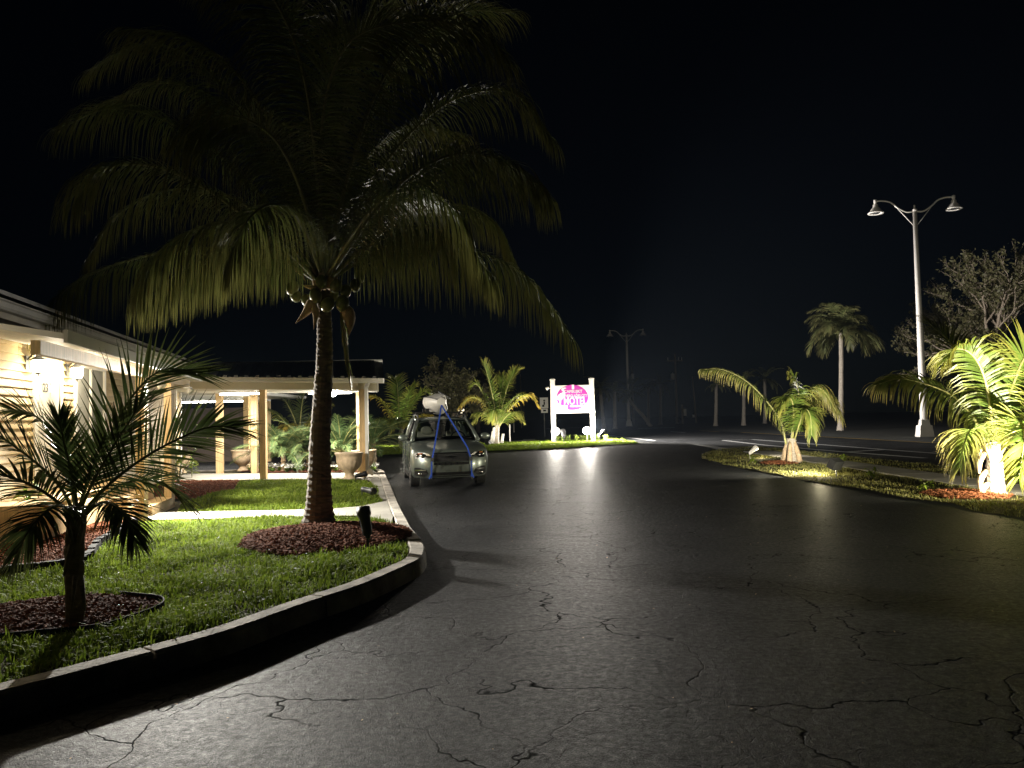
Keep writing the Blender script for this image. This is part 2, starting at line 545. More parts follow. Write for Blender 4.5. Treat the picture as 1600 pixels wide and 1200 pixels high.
def grass(name, poly, z, dens, h, w, mat, holes=(), thin=None, label='', lean=0.7):
    x, y = sample_poly(poly, dens)
    for hp in holes:
        k = ~inside(hp, x, y)
        x, y = x[k], y[k]
    if thin is not None:
        k = rng.random(len(x)) < thin(x, y)
        x, y = x[k], y[k]
    n = len(x)
    clump = 0.55 + 0.45 * np.sin(3.3 * x + 2 * np.sin(2.3 * y)) * np.sin(2.9 * y + 1.7 * np.sin(1.9 * x))
    clump = 0.6 + 0.55 * clump
    hh = h * rng.uniform(0.4, 1.15, n) * clump * np.where(rng.random(n) < 0.06, 1.7, 1.0)
    ww = w * rng.uniform(0.6, 1.3, n)
    az = rng.uniform(0, 2 * math.pi, n)
    ln = rng.uniform(0.15, 1.0, n) * lean
    dirx, diry = np.cos(az), np.sin(az)
    sx, sy = -diry, dirx
    z0 = z + bumps(x, y) - 0.004
    b = np.stack([x, y, z0], 1)
    d1 = np.stack([dirx * ln * 0.35 * hh, diry * ln * 0.35 * hh, 0.55 * hh], 1)
    d2 = np.stack([dirx * ln * 1.15 * hh, diry * ln * 1.15 * hh, hh * (0.98 - 0.35 * ln)], 1)
    sd = np.stack([sx * ww / 2, sy * ww / 2, 0 * ww], 1)
    V = np.stack([b - sd, b + sd, b + d1 + sd * 0.9, b + d1 - sd * 0.9, b + d2], 1).reshape(-1, 3)
    me = bpy.data.meshes.new(name)
    base = np.arange(n) * 5
    loops = np.stack([base, base + 1, base + 2, base + 3, base + 3, base + 2, base + 4], 1).reshape(-1)
    starts = np.stack([np.arange(n) * 7, np.arange(n) * 7 + 4], 1).reshape(-1)
    me.vertices.add(len(V)); me.vertices.foreach_set('co', V.reshape(-1).astype(np.float32))
    me.loops.add(len(loops)); me.loops.foreach_set('vertex_index', loops.astype(np.int32))
    me.polygons.add(len(starts)); me.polygons.foreach_set('loop_start', starts.astype(np.int32))
    me.update(calc_edges=True)
    at = me.attributes.new('tip', 'FLOAT', 'POINT')
    rt = rng.uniform(-0.15, 0.35, n)
    tv = np.stack([rt, rt, rt + 0.3, rt + 0.3, rt + 0.75], 1).reshape(-1)
    at.data.foreach_set('value', tv.astype(np.float32))
    o = obj(name, me, mat, kind='stuff')
    o['label'] = label
    o['category'] = 'grass'
    return o


def chips(name, poly, z, dens, size, mat, label, parent=None):
    x, y = sample_poly(poly, dens)
    n = len(x)
    mb_v, mb_f = [], []
    L = size * rng.uniform(0.5, 1.6, n); W = size * rng.uniform(0.15, 0.4, n); Hh = size * 0.18
    az = rng.uniform(0, math.pi, n); tl = rng.uniform(-0.5, 0.5, n)
    c = np.stack([x, y, z(x, y) + rng.uniform(0, size * 0.35, n)], 1)
    d = np.stack([np.cos(az) * np.cos(tl), np.sin(az) * np.cos(tl), np.sin(tl)], 1) * L[:, None] / 2
    s = np.stack([-np.sin(az), np.cos(az), rng.uniform(-0.5, 0.5, n)], 1) * W[:, None] / 2
    u = np.array([0, 0, Hh])
    V = np.stack([c - d - s, c + d - s, c + d + s, c - d + s, c + u], 1).reshape(-1, 3)
    F = []
    for i in range(n):
        k = i * 5
        F += [(k, k + 1, k + 4), (k + 1, k + 2, k + 4), (k + 2, k + 3, k + 4), (k + 3, k, k + 4)]
    mb = MB(); mb.add(V, F)
    o = obj(name, mb, mat, parent, kind='stuff')
    if parent is None:
        o['label'] = label; o['category'] = 'mulch'
    return o


def sheet(poly, z, step=0.25, f=None):
    """triangulated surface over a plan polygon"""
    bm = bmesh.new()
    vs = [bm.verts.new((q[0], q[1], 0)) for q in poly]
    bm.faces.new(vs)
    bmesh.ops.triangulate(bm, faces=bm.faces[:])
    for _ in range(7):
        es = [e for e in bm.edges if e.calc_length() > step * 1.6]
        if not es:
            break
        bmesh.ops.subdivide_edges(bm, edges=es, cuts=1)
        bmesh.ops.triangulate(bm, faces=[q for q in bm.faces if len(q.verts) > 3])
    for v in bm.verts:
        v.co.z = z + (f(v.co.x, v.co.y) if f else 0)
    bmesh.ops.recalc_face_normals(bm, faces=bm.faces[:])
    if sum(q.normal.z for q in bm.faces) < 0:
        bmesh.ops.reverse_faces(bm, faces=bm.faces[:])
    me = bpy.data.meshes.new('sheet')
    bm.to_mesh(me); bm.free()
    me.polygons.foreach_set('use_smooth', [True] * len(me.polygons))
    return me


# ------------------------------------------------------------------ palms
def frond(parent, pts, n=70, leaf=0.7, width=0.03, hang=0.35, vee=0.25, rib=0.02, mat='leaf_big', ribmat='rib_d',
          bare=0.12, spread=(75, 25), seg=4, roll=0.0, ragged=0.15, tip0=0.0, wind=(0, 0, 0)):
    """one pinnate leaf along a 3D curve: midrib plus two rows of drooping blades"""
    C = catmull(pts, 40)
    t = np.linspace(0, 1, 40)
    T = np.gradient(C, axis=0); T /= np.linalg.norm(T, axis=1)[:, None]
    S = np.cross(T, [0, 0, 1.0])
    ln = np.linalg.norm(S, axis=1)
    hz = C[-1] - C[0]; fb = np.cross(hz, [0, 0, 1.0]); fb /= np.linalg.norm(fb) + 1e-9
    S = np.where(ln[:, None] > 0.15, S / (ln[:, None] + 1e-9), fb)
    S = np.where((S @ fb)[:, None] < 0, -S, S) if np.linalg.norm(hz[:2]) > 0.3 else S
    S /= np.linalg.norm(S, axis=1)[:, None]
    N = np.cross(S, T)
    if roll:
        S, N = S * math.cos(roll) + N * math.sin(roll), N * math.cos(roll) - S * math.sin(roll)
    tt = np.linspace(bare, 0.995, n)
    idx = tt * 39; i0 = np.clip(idx.astype(int), 0, 38); fr = (idx - i0)[:, None]
    lerp = lambda A: A[i0] * (1 - fr) + A[i0 + 1] * fr
    p, Tn, Sn, Nn = lerp(C), lerp(T), lerp(S), lerp(N)
    q = (tt - bare) / (1 - bare)
    shape = np.clip(0.55 + 1.7 * q - 2.05 * q ** 2.2 + 0.3 * q ** 6, 0.12, 1.1)
    mb = MB()
    ang = np.radians(spread[0] + (spread[1] - spread[0]) * q ** 1.3)
    for side in (-1, 1):
        a = ang + rng.normal(0, 0.07, n)
        d = Tn * np.cos(a)[:, None] + side * Sn * np.sin(a)[:, None] + Nn * (vee + rng.normal(0, 0.08, n))[:, None]
        d /= np.linalg.norm(d, axis=1)[:, None]
        L = leaf * shape * (1 - ragged * rng.random(n) ** 2)
        pos = p.copy()
        rows = []
        ws = np.array([0.55, 1.0, 0.95, 0.72, 0.42, 0.05])[np.round(np.linspace(0, 5, seg + 1)).astype(int)]
        hg = hang * rng.uniform(0.65, 1.35, n)
        for k in range(seg + 1):
            W = Tn - d * np.sum(Tn * d, 1)[:, None]
            W /= np.linalg.norm(W, axis=1)[:, None] + 1e-9
            hw = (width * ws[k] / 2 * (0.6 + 0.4 * shape))[:, None]
            rows.append(np.stack([pos - W * hw, pos + W * hw], 1))
            if k < seg:
                g = np.zeros((n, 3)); g[:, 2] = -hg * (0.4 + 0.6 * k)
                d = d + g + np.array(wind) * 0.3
                d /= np.linalg.norm(d, axis=1)[:, None]
                pos = pos + d * (L / seg)[:, None]
        V = np.stack(rows, 1)                     # n, seg+1, 2, 3
        V = V.reshape(-1, 3)
        st = (seg + 1) * 2
        F = []
        for i in range(n):
            b = i * st
            for k in range(seg):
                F.append((b + 2 * k, b + 2 * k + 1, b + 2 * k + 3, b + 2 * k + 2))
        av = np.tile(np.repeat(np.linspace(0, 1, seg + 1), 2), n) * 0.85 + np.repeat(q * 0.3 + rng.normal(0, 0.1, n) + tip0, st)
        mb.add(V, F, np.clip(av, 0.001, 2))
    o = obj('frond', mb, mat, parent)
    rb = MB()
    rad = rib * (1 - 0.88 * t) + 0.003
    rb.tube(C, rad, 6)
    obj('midrib', rb, ribmat, o, True)
    return o


def arc(c, az, elev, L, bend, n=6, sweep=0.0):
    """curve of a leaf that leaves the crown at (azimuth, elevation) and bows down"""
    pts = [np.array(c, float)]
    th, ph = elev, az
    for i in range(n):
        pts.append(pts[-1] + L / n * np.array([math.cos(th) * math.cos(ph), math.cos(th) * math.sin(ph), math.sin(th)]))
        th -= bend / n * (0.5 + i / n)
        ph += sweep / n
    return pts


def trunk_tube(path, r0, r1, rings, n=14, flare=1.0, jit=0.05):
    C = catmull(path, rings)
    t = np.linspace(0, 1, rings)
    r = r0 + (r1 - r0) * t ** 0.7
    r = r * (1 + (flare - 1) * np.exp(-t * 14))
    r = r * (1 + jit * ((np.arange(rings) % 3 == 0) - 0.4) + rng.normal(0, jit * 0.3, rings))
    mb = MB(); mb.tube(C, r, n)
    v = mb.v[0]; v += rng.normal(0, r1 * 0.03, v.shape)
    return mb


# ------------------------------------------------------------------ setting: ground, drive, road
struct('ground', MB().add([(-160, -30, -0.03), (160, -30, -0.03), (160, 260, -0.03), (-160, 260, -0.03)], [(0, 1, 2, 3)]), 'earth')
drive_poly = [(-40, -12), (7.6, -12), (7.2, 9.5), (6.9, 12), (6.7, 14.9), (6.45, 18.9), (6.26, 22), (6.25, 25.6),
              (7.2, 29), (8.5, 33), (9.0, 40.5), (6.6, 41.6), (4.8, 39.5), (2.0, 37.0), (-4, 34.6), (-12, 34.4), (-40, 36)]
struct('driveway', sheet(drive_poly, 0.0, 3.0), 'drive')
road_poly = [(14, -12), (24, -12), (21.0, 20), (18.9, 32), (17.2, 54), (15.6, 75), (13.6, 112), (60, 116), (60, 124), (-70, 124), (-70, 47.5),
             (-12, 45.0), (2.5, 48.6), (6.0, 48.6), (6.9, 43), (8.9, 40.3), (9.4, 33.2), (10.9, 31), (11.1, 22), (11.4, 18.5), (12.2, 8)]
struct('road', sheet(road_poly, -0.004, 5.0), 'road')
# grass field beyond
def stripe(name, pts, w, mat, z=0.003):
    mb = MB()
    P = np.array([(p[0], p[1]) for p in pts], float)
    T = np.gradient(P, axis=0); T /= np.linalg.norm(T, axis=1)[:, None]
    Nn = np.stack([-T[:, 1], T[:, 0]], 1) * w / 2
    n = len(P)
    V = np.concatenate([np.c_[P + Nn, np.full(n, z)], np.c_[P - Nn, np.full(n, z)]])
    mb.add(V, [(i, n + i, n + i + 1, i + 1) for i in range(n - 1)])
    return struct(name, mb, mat)


stripe('edge_line', [(11.46, 42.3), (13.2, 42.6), (13.9, 33), (14.16, 29.0), (14.55, 24.3), (15.0, 18), (15.6, 10)], 0.24, 'paint')
stripe('edge_line', [(11.5, 42.2), (11.55, 35), (12.17, 28.4), (12.8, 24)], 0.22, 'paint')
stripe('edge_line', [(12.2, 28.3), (14.1, 29.3)], 0.25, 'paint')
stripe('yellow_line', [(16.9, 57), (17.1, 54), (18.6, 32.2), (19.6, 22), (20.6, 12)], 0.26, 'paint_y')
stripe('yellow_line', [(16.05, 60), (15.75, 65)], 0.2, 'paint_y')
stripe('yellow_line', [(13.4, 60), (13.1, 64)], 0.2, 'paint')
stripe('edge_line', [(6.3, 66), (7.2, 55), (8.1, 43.9)], 0.18, 'paint')
stripe('edge_line', [(0.2, 49.2), (1.0, 50.2), (1.1, 52.0)], 0.8, 'paint')
stripe('edge_line', [(-30, 117), (-8, 117.5), (-3, 117.6)], 0.5, 'paint')
stripe('edge_line', [(4, 92), (9, 93)], 0.4, 'paint')
stripe('edge_line', [(13.0, 80), (17, 81)], 0.35, 'paint')

# ---- lawn island
kerb_px = [(0, 1081), (175, 1036), (350, 988), (481, 942), (569, 913), (634, 885), (658, 872), (665, 858), (660, 845), (650, 832), (640, 818), (617, 773), (603, 741), (596, 733)]
KP = [G(x, y, 0.16)[:2] for x, y in kerb_px]
KP = [np.array([-4.6, 2.4]), np.array([-3.7, 3.32])] + KP
KP[-1] = np.array([-3.72, 21.9])
KP += [np.array([-4.25, 22.75]), np.array([-5.4, 23.3]), np.array([-8.5, 23.6]), np.array([-14, 23.6])]
kc = catmull([np.append(p, 0) for p in KP], 220)[:, :2]
tn = np.gradient(kc, axis=0); tn /= np.linalg.norm(tn, axis=1)[:, None]
inn = np.stack([-tn[:, 1], tn[:, 0]], 1)
kin = kc + inn * 0.17
kerb_root = thing('kerb', '', '')
for k in ('label', 'category'):
    del kerb_root[k]
kerb_root['kind'] = 'structure'
cum = np.concatenate([[0], np.cumsum(np.linalg.norm(np.diff(kc, axis=0), axis=1))])
i = 0
targets = [0.0, 0.9, 1.95, 3.4, 5.0, 6.5, 7.45, 8.0, 8.9, 10.4, 12.0, 13.8, 15.6, 17.4, 19.2, 21.0, 23, 26, 29, 31.9]
prev = 0
for q in range(len(targets) - 1):
    a = int(np.searchsorted(cum, targets[q])); b = int(min(np.searchsorted(cum, targets[q + 1]), len(kc) - 1))
    if b <= a:
        continue
    ids = np.arange(a, b + 1)
    o_, n_ = kc[ids].copy(), kin[ids].copy()
    # recess the joint by pulling the ends in a little
    for arr in (o_, n_):
        arr[0] += (arr[1] - arr[0]) / np.linalg.norm(arr[1] - arr[0]) * 0.006
        arr[-1] -= (arr[-1] - arr[-2]) / np.linalg.norm(arr[-1] - arr[-2]) * 0.006
    jx = rng.normal(0, 0.006, 2); zt = 0.16 + rng.normal(0, 0.004)
    m = len(ids)
    bev = (n_ - o_); bev /= np.linalg.norm(bev, axis=1)[:, None]
    rag = rng.normal(0, 0.0035, m)
    rows = [np.c_[o_ - bev * 0.012 + jx, np.full(m, -0.02)], np.c_[o_ + jx, np.full(m, zt - 0.022) + rag], np.c_[o_ + bev * 0.022 + jx, np.full(m, zt)],
            np.c_[n_ - bev * 0.01 + jx, np.full(m, zt)], np.c_[n_ + jx, np.full(m, zt - 0.012)], np.c_[n_ + jx, np.full(m, -0.02)]]
    V = np.concatenate(rows)
    F = [(r * m + k, r * m + k + 1, (r + 1) * m + k + 1, (r + 1) * m + k)[::-1] for r in range(5) for k in range(m - 1)]
    F += [tuple(r * m for r in range(6)), tuple(r * m + m - 1 for r in range(5, -1, -1))]
    obj('kerb_stone', MB().add(V, F), 'kerbc', kerb_root)
# soil pad of the island
island = [tuple(p) for p in kin[::2]] + [(-30, 23.6), (-30, 2.4)]
struct('lawn', sheet(island, 0.118, 0.7, lambda x, y: float(bumps(x, y)) * 0.6), 'soil', True)

W_ = lambda y: -4.65 - 0.21 * y          # line of the motel wall in plan
PL = lambda y: -2.97 - 0.23 * y          # line of the porch posts


def slab(root, poly, z0, z1, mat='walkc', name='slab'):
    p = np.array(poly, float)
    c = p.mean(0)
    p = c + (p - c) * (1 - 0.012 / np.maximum(np.linalg.norm(p - c, axis=1), 0.1))[:, None]
    return obj(name, MB().prism(p, z0, z1), mat, root)


walk_root = thing('walkway', '', '')
for k in ('label', 'category'):
    del walk_root[k]
walk_root['kind'] = 'structure'
near = [(-6.0, 11.8), (-5.2, 11.78), (-3.87, 11.75), (-2.8, 11.76), (-2.35, 11.7)]
far = [(-6.2, 12.75), (-5.45, 12.73), (-4.0, 12.66), (-3.02, 12.72), (-2.57, 12.97)]
for i in range(4):
    slab(walk_root, [near[i], near[i + 1], far[i + 1], far[i]], 0.05, 0.148)
kinf = lambda y: float(np.interp(y, kin[:175, 1], kin[:175, 0])) if False else None
mask = (kc[:, 1] > 9.3) & (np.arange(len(kc)) > 60) & (kc[:, 1] < 21.8)
ky, kx = kin[mask][:, 1], kin[mask][:, 0]
o_ = np.argsort(ky); ky, kx = ky[o_], kx[o_]
KX = lambda y: float(np.interp(y, ky, kx)) - 0.004
slab(walk_root, [(-2.35, 11.7), (-1.98, 11.3), (KX(10.9) - 0.04, 10.75), (KX(11.5), 11.5), (KX(12.3), 12.3), (KX(13.2), 13.2), (KX(13.9), 13.9), (-2.28, 13.75), (-2.57, 12.97)], 0.05, 0.148)
slab(walk_root, [(KX(14.0) - 0.14, 14.0), (KX(14.0), 14.0), (KX(15.6), 15.6), (KX(16.6), 16.6), (KX(16.6) - 0.16, 16.6), (KX(15.6) - 0.15, 15.6)], 0.05, 0.148)
slab(walk_root, [(KX(16.7) - 0.18, 16.7), (KX(16.7), 16.7), (KX(18.2), 18.2), (KX(19.0), 19.0), (-3.6, 19.0), (-3.4, 18.3)], 0.05, 0.148)
pw_n = [(-13, 19.9), (-10.9, 19.9), (-8.9, 19.75), (-6.9, 19.45), (-5.2, 19.2), (-3.7, 19.05)]
pw_f = [(-13, 22.3), (-10.9, 22.3), (-8.9, 22.2), (-6.9, 21.7), (-5.2, 21.2), (-3.98, 21.1)]
for i in range(5):
    slab(walk_root, [pw_n[i], pw_n[i + 1], pw_f[i + 1], pw_f[i]], 0.05, 0.15)
slab(walk_root, [(-3.68, 19.06), (KX(19.06), 19.06), (KX(20.2), 20.2), (KX(21.1), 21.1), (-3.96, 21.1)], 0.05, 0.15)

lawn_front = [tuple(p) for p in (kin + inn * 0.02)[(np.arange(len(kc)) < 110) & (kc[:, 1] < 10.4) & (kc[:, 1] > 3.0)]] + [(-1.75, 10.9), (-2.0, 11.3), (-2.4, 11.68), (-2.8, 11.74), (-5.2, 11.76), (-5.6, 11.76), (-5.0, 9.4), (-4.55, 8.2), (-5.6, 7.2), (-6.2, 5)]
def ell(c, a, b, rot=0, n=28, jit=0.04):
    t = np.arange(n) * 2 * math.pi / n
    r = 1 + rng.normal(0, jit, n)
    x, y = a * np.cos(t) * r, b * np.sin(t) * r
    return [(c[0] + x[i] * math.cos(rot) - y[i] * math.sin(rot), c[1] + x[i] * math.sin(rot) + y[i] * math.cos(rot)) for i in range(n)]


BP = np.array([-2.63, 10.33]); SP = np.array([-3.24, 5.67])
bed_big = ell((-2.35, 9.65), 1.02, 1.2, 0.15)
bed_small = ell((-3.62, 5.95), 0.82, 0.62, 0.2)
bed_house = [(-5.7, 11.6), (-5.05, 9.4), (-4.6, 8.2), (-5.7, 7.2), (-6.4, 6.2), (-6.9, 10.4), (-7.1, 11.6)]
bed_back = [(-6.3, 15.0), (-6.1, 16.8), (-6.9, 19.4), (-8.8, 19.7), (-8.3, 17), (-7.75, 14.8)]
lawn_back = [(-5.6, 12.82), (-4.0, 12.72), (-3.02, 12.78), (-2.62, 13.05), (-2.36, 13.8), (-2.5, 14.3), (-2.92, 16.5), (-3.5, 18.3), (-4.0, 18.95), (-6.9, 19.35), (-6.1, 16.8), (-6.25, 15.0), (-6.0, 13.9)]

grass('lawn_grass', lawn_front, 0.118, 3200, 0.085, 0.0105, 'grass', [bed_big, bed_small],
      thin=lambda x, y: np.where(np.sin(2.7 * x + 1.1) * np.sin(2.2 * y + 0.6) > 0.8, 0.45, 1.0) * np.where(
          np.min(np.hypot(x[:, None] - kin[None, 10:110:4, 0], y[:, None] - kin[None, 10:110:4, 1]), 1) < 0.16, 0.35, 1.0),
      label='bright green broad-bladed lawn in front of the big coconut palm', lean=0.95)
grass('lawn_grass', lawn_back, 0.118, 1500, 0.085, 0.012, 'grass', [], label='lit green lawn between the path and the canopy walk', lean=0.9)


def mound(poly, h):
    c = np.mean(np.array(poly), 0)
    r = np.mean(np.linalg.norm(np.array(poly) - c, axis=1))
    return lambda x, y: h * np.clip(1 - (np.hypot(x - c[0], y - c[1]) / (r * 1.05)) ** 2, 0, 1)


for nm, poly, h, dens, mat, lab in (('mulch_bed', bed_big, 0.13, 2600, 'mulch', 'rounded red-brown mulch bed round the big coconut palm'),
                                    ('mulch_bed', bed_small, 0.05, 3200, 'mulch_d', 'dark mulch bed with black edging round the small palm'),
                                    ('mulch_bed', bed_house, 0.03, 1400, 'mulch', 'flat red mulch bed along the motel wall behind the small palm'),
                                    ('mulch_bed', bed_back, 0.03, 900, 'mulch', 'red mulch patch beside the canopy walk')):
    f = mound(poly, h)
    b = obj(nm, sheet(poly, 0.135, 0.12, lambda x, y: float(f(x, y)) + random.uniform(-0.008, 0.008)), mat, kind='stuff')
    tag(b, lab, 'mulch')
    chips('mulch_chips', poly, lambda x, y: 0.137 + f(x, y), dens, 0.055, mat, '', b)

# black plastic edging of the small palm bed
edge = thing('bed_edging', 'thin black plastic edging strip curving round the small palm bed', 'edging')
pth = np.array(bed_small)[[20, 22, 24, 26, 0, 2, 4, 5]]
pth = catmull(np.c_[pth, np.full(len(pth), 0.15)], 30)
pth = pth + (pth - np.array([-3.62, 5.95, 0.15])) * 0.03 * np.array([1, 1, 0])
mb = MB()
N_ = np.gradient(pth, axis=0); N_ = np.cross(N_, [0, 0, 1.0]); N_ /= np.linalg.norm(N_, axis=1)[:, None]
V = np.concatenate([pth + N_ * 0.006 + [0, 0, z] for z in (-0.05, 0.035)] + [pth - N_ * 0.006 + [0, 0, z] for z in (0.035, -0.05)])
n = len(pth)
mb.add(V, [(r * n + k, r * n + k + 1, ((r + 1) % 4) * n + k + 1, ((r + 1) % 4) * n + k) for r in range(4) for k in range(n - 1)] + [tuple(r * n for r in range(4)), tuple(r * n + n - 1 for r in (3, 2, 1, 0))])
M['edging'] = simple('matt_black_edging', (0.012, 0.012, 0.012), 0.85, var=0.3, scale=10, bump=0.1, spec=0.1)
obj('strip', mb, 'edging', edge)
obj('rolled_rim', MB().tube(pth + [0, 0, 0.035], 0.007, 6), 'edging', edge, True)

# dark block edging of the house bed
hedge = thing('block_edging', 'row of dark edging blocks along the mulch bed by the motel wall', 'edging')
path = catmull([(-5.55, 11.3, 0), (-5.05, 9.4, 0), (-4.6, 8.2, 0), (-5.0, 7.75, 0), (-5.7, 7.2, 0)], 26)
blk = MB().box((0, 0, 0), (0.19, 0.08, 0.12), None, 0.92).mesh('edging_block')
blk.materials.append(M['edging'])
for k in range(25):
    d = path[k + 1] - path[k]
    o = obj('edging_block', blk, None, hedge, loc=(path[k][0], path[k][1], 0.165 + random.uniform(-0.01, 0.01)), rz=math.atan2(d[1], d[0]) + random.uniform(-0.1, 0.1))

# ---- right hand verge, pavement, and the strip under the sign
verge = [(6.27, 25.7), (6.26, 22.06), (6.45, 18.86), (6.5, 17.0), (6.8, 14.86), (6.75, 13.48), (7.1, 12.5), (6.9, 11.7), (7.1, 10.7), (7.3, 5), (7.6, -3), (12.6, -3), (12.1, 8), (11.4, 18.6), (11.15, 22.4), (11.0, 28.9), (10.5, 33.6), (9.3, 33.0), (8.0, 31), (6.9, 28.3)]
sw = [(8.79, 29.0), (8.79, 19.4), (8.8, 16.8), (8.72, 14.8), (8.75, 8), (9.0, -3), (10.1, -3), (9.9, 8), (9.83, 15.2), (9.85, 20), (9.83, 25.8), (9.82, 29.6)]
struct('verge', sheet(verge, 0.02, 0.9, lambda x, y: float(bumps(x, y)) * 0.8), 'soil')
pave = thing('pavement', '', '')
for k in ('label', 'category'):
    del pave[k]
pave['kind'] = 'structure'
for k in range(20):
    y0 = 0.5 + k * 1.45
    slab(pave, [(8.78, y0), (9.84, y0), (9.84, y0 + 1.44), (8.78, y0 + 1.44)], -0.02, 0.052)
grass('verge_grass', verge, 0.02, 620, 0.07, 0.013, 'grass_dry', [[(8.74, -4), (9.88, -4), (9.88, 29.5), (8.74, 29.5)], ell((7.95, 13.6), 0.75, 0.9), ell((7.75, 22.6), 0.65, 0.6)],
      thin=lambda x, y: np.where((y > 9) | (rng.random(len(x)) < 0.05), 1.0, 0.3) * np.clip(0.55 + 0.5 * np.sin(1.7 * x + 0.9 * y) * np.sin(1.3 * y), 0.2, 1),
      label='patchy dry grass on the verge beside the right edge of the driveway', lean=0.95)
strip = [(-25, 34.9), (-12, 34.0), (-6.2, 33.4), (-4.6, 33.25), (-1.3, 34.55), (1.65, 35.7), (2.8, 36.5), (4.76, 38.6), (6.5, 40.2), (6.7, 42.6), (6.0, 47), (2.4, 46.9), (-1.7, 44.4), (-8.2, 44.4), (-25, 46)]
struct('verge', sheet(strip, 0.04, 1.5, lambda x, y: float(bumps(x, y))), 'soil')
grass('strip_grass', strip, 0.04, 330, 0.1, 0.024, 'grass', [], label='green grass strip running under the motel sign', lean=0.9)

# ------------------------------------------------------------------ motel wing on the left
motel = thing('motel_building', 'cream lap-sided motel wing with porch posts behind the small palm', 'building', (0, 0, 0))
ud = np.array([-0.21, 1.0, 0]); ud /= np.linalg.norm(ud)           # along the wall, away from the viewer
un = np.array([ud[1], -ud[0], 0])                                  # out of the wall, towards the lawn
def wp(y, off=0.0, z=0.0):
    """point on the wall line at depth y, off metres in front of it"""
    return np.array([W_(y), y, z]) + un * off


rotw = np.stack([ud, un, [0, 0, 1.0]], 1)
def wbox(mb, y0, y1, o0, o1, z0, z1):
    a, b = wp(y0), wp(y1)
    l = np.linalg.norm(b - a)
    return mb.box((a + b) / 2 + un * (o0 + o1) / 2 + np.array([0, 0, (z0 + z1) / 2]), (l, abs(o1 - o0), z1 - z0), rotw)


FL, WT = 0.62, 2.95
mb = MB(); wbox(mb, 1.0, 20.9, -6.5, -0.03, 0.0, WT)
obj('wall', mb, 'siding', motel)
DY0, DY1 = 11.32, 12.2          # door of the first room
NY0, NY1 = 12.95, 14.4          # its window
rows = int((WT - 0.2) / 0.115)
cache = {}
def board(y0, y1, z):
    key = (round(y0, 2), round(y1, 2))
    l = np.linalg.norm(wp(y1) - wp(y0))
    if key not in cache:
        m = MB()
        pr = [(0, 0), (0.047, 0), (0.044, 0.018), (0.01, 0.118), (0, 0.118)]
        V = [(s * l / 2, o, zz) for s in (-1, 1) for o, zz in pr]
        F = [(0, 1, 2, 3, 4)[::-1], (5, 6, 7, 8, 9)] + [(k, (k + 1) % 5, 5 + (k + 1) % 5, 5 + k) for k in range(5)]
        cache[key] = m.add(np.array(V) @ rotw.T, F).mesh('siding_board')
        cache[key].materials.append(M['siding'])
    c = (wp(y0) + wp(y1)) / 2 + un * (-0.029 + random.uniform(0, 0.003))
    obj('siding_board', cache[key], None, motel, loc=(c[0], c[1], z))


for r in range(rows):
    z = 0.2 + r * 0.115
    top = z + 0.115
    if FL - 0.05 < z and top < 2.72:
        segs = [(6.5, DY0 - 0.1), (DY1 + 0.1, NY0 - 0.08 if 1.25 < z < 2.6 else 17.0), (NY1 + 0.08, 17.0)] if 1.25 < z < 2.6 else [(6.5, DY0 - 0.1), (DY1 + 0.1, 17.0)]
    else:
        segs = [(6.5, 17.0)]
    for a, b in segs:
        board(a, b, z)
    board(17.02, 20.88, z)
# door
dm = MB(); wbox(dm, DY0, DY1, -0.03, 0.02, FL, FL + 2.03)
door = obj('door', dm, 'door', motel)
door['label'] = 'pale panelled door numbered 23'
for (a, b, z0, z1) in ((0.1, 0.4, 0.15, 0.75), (0.5, 0.8, 0.15, 0.75), (0.1, 0.4, 0.9, 1.5), (0.5, 0.8, 0.9, 1.5), (0.1, 0.4, 1.62, 1.9), (0.5, 0.8, 1.62, 1.9)):
    pm = MB(); wbox(pm, DY0 + a, DY0 + b, 0.018, 0.03, FL + z0, FL + z1)
    obj('door_panel', pm, 'door', door)
kb = MB().ball(wp(DY1 - 0.08, 0.07, FL + 1.0), 0.035, 10); kb.tube([wp(DY1 - 0.08, 0.0, FL + 1.0), wp(DY1 - 0.08, 0.06, FL + 1.0)], 0.012, 8)
obj('door_knob', kb, 'pole', door, True)


def text_mesh(txt, size, depth=0.004, bold=0.0, space=1.0):
    cu = bpy.data.curves.new('txt', 'FONT')
    cu.body = txt; cu.size = size; cu.extrude = depth; cu.offset = bold
    cu.align_x = 'CENTER'; cu.align_y = 'CENTER'; cu.space_character = space
    cu.resolution_u = 3
    t = bpy.data.objects.new('txt', cu)
    COL.objects.link(t)
    dg = bpy.context.evaluated_depsgraph_get()
    me = bpy.data.meshes.new_from_object(t.evaluated_get(dg))
    bpy.data.objects.remove(t)
    bpy.data.curves.remove(cu)
    return me


tmx = text_mesh('23', 0.2)
tmx.materials.clear(); tmx.materials.append(M['black'])
tn_ = obj('room_number', tmx, None, door)
c_ = wp((DY0 + DY1) / 2 - 0.15, 0.034, FL + 1.56)
tn_.matrix_world = Matrix(((*(ud * np.array([1, 1, 1])), 0),)) if False else Matrix.Identity(4)
mw = Matrix.Identity(4)
for r_ in range(3):
    mw[r_][0] = ud[r_]; mw[r_][1] = (0, 0, 1)[r_]; mw[r_][2] = un[r_]; mw[r_][3] = c_[r_]
tn_.matrix_local = mw
fr_ = MB()
wbox(fr_, DY0 - 0.1, DY0 - 0.005, -0.03, 0.035, FL, FL + 2.12); wbox(fr_, DY1 + 0.005, DY1 + 0.1, -0.03, 0.035, FL, FL + 2.12); wbox(fr_, DY0 - 0.005, DY1 + 0.005, -0.03, 0.035, FL + 2.035, FL + 2.12)
obj('door_frame', fr_, 'white', motel)
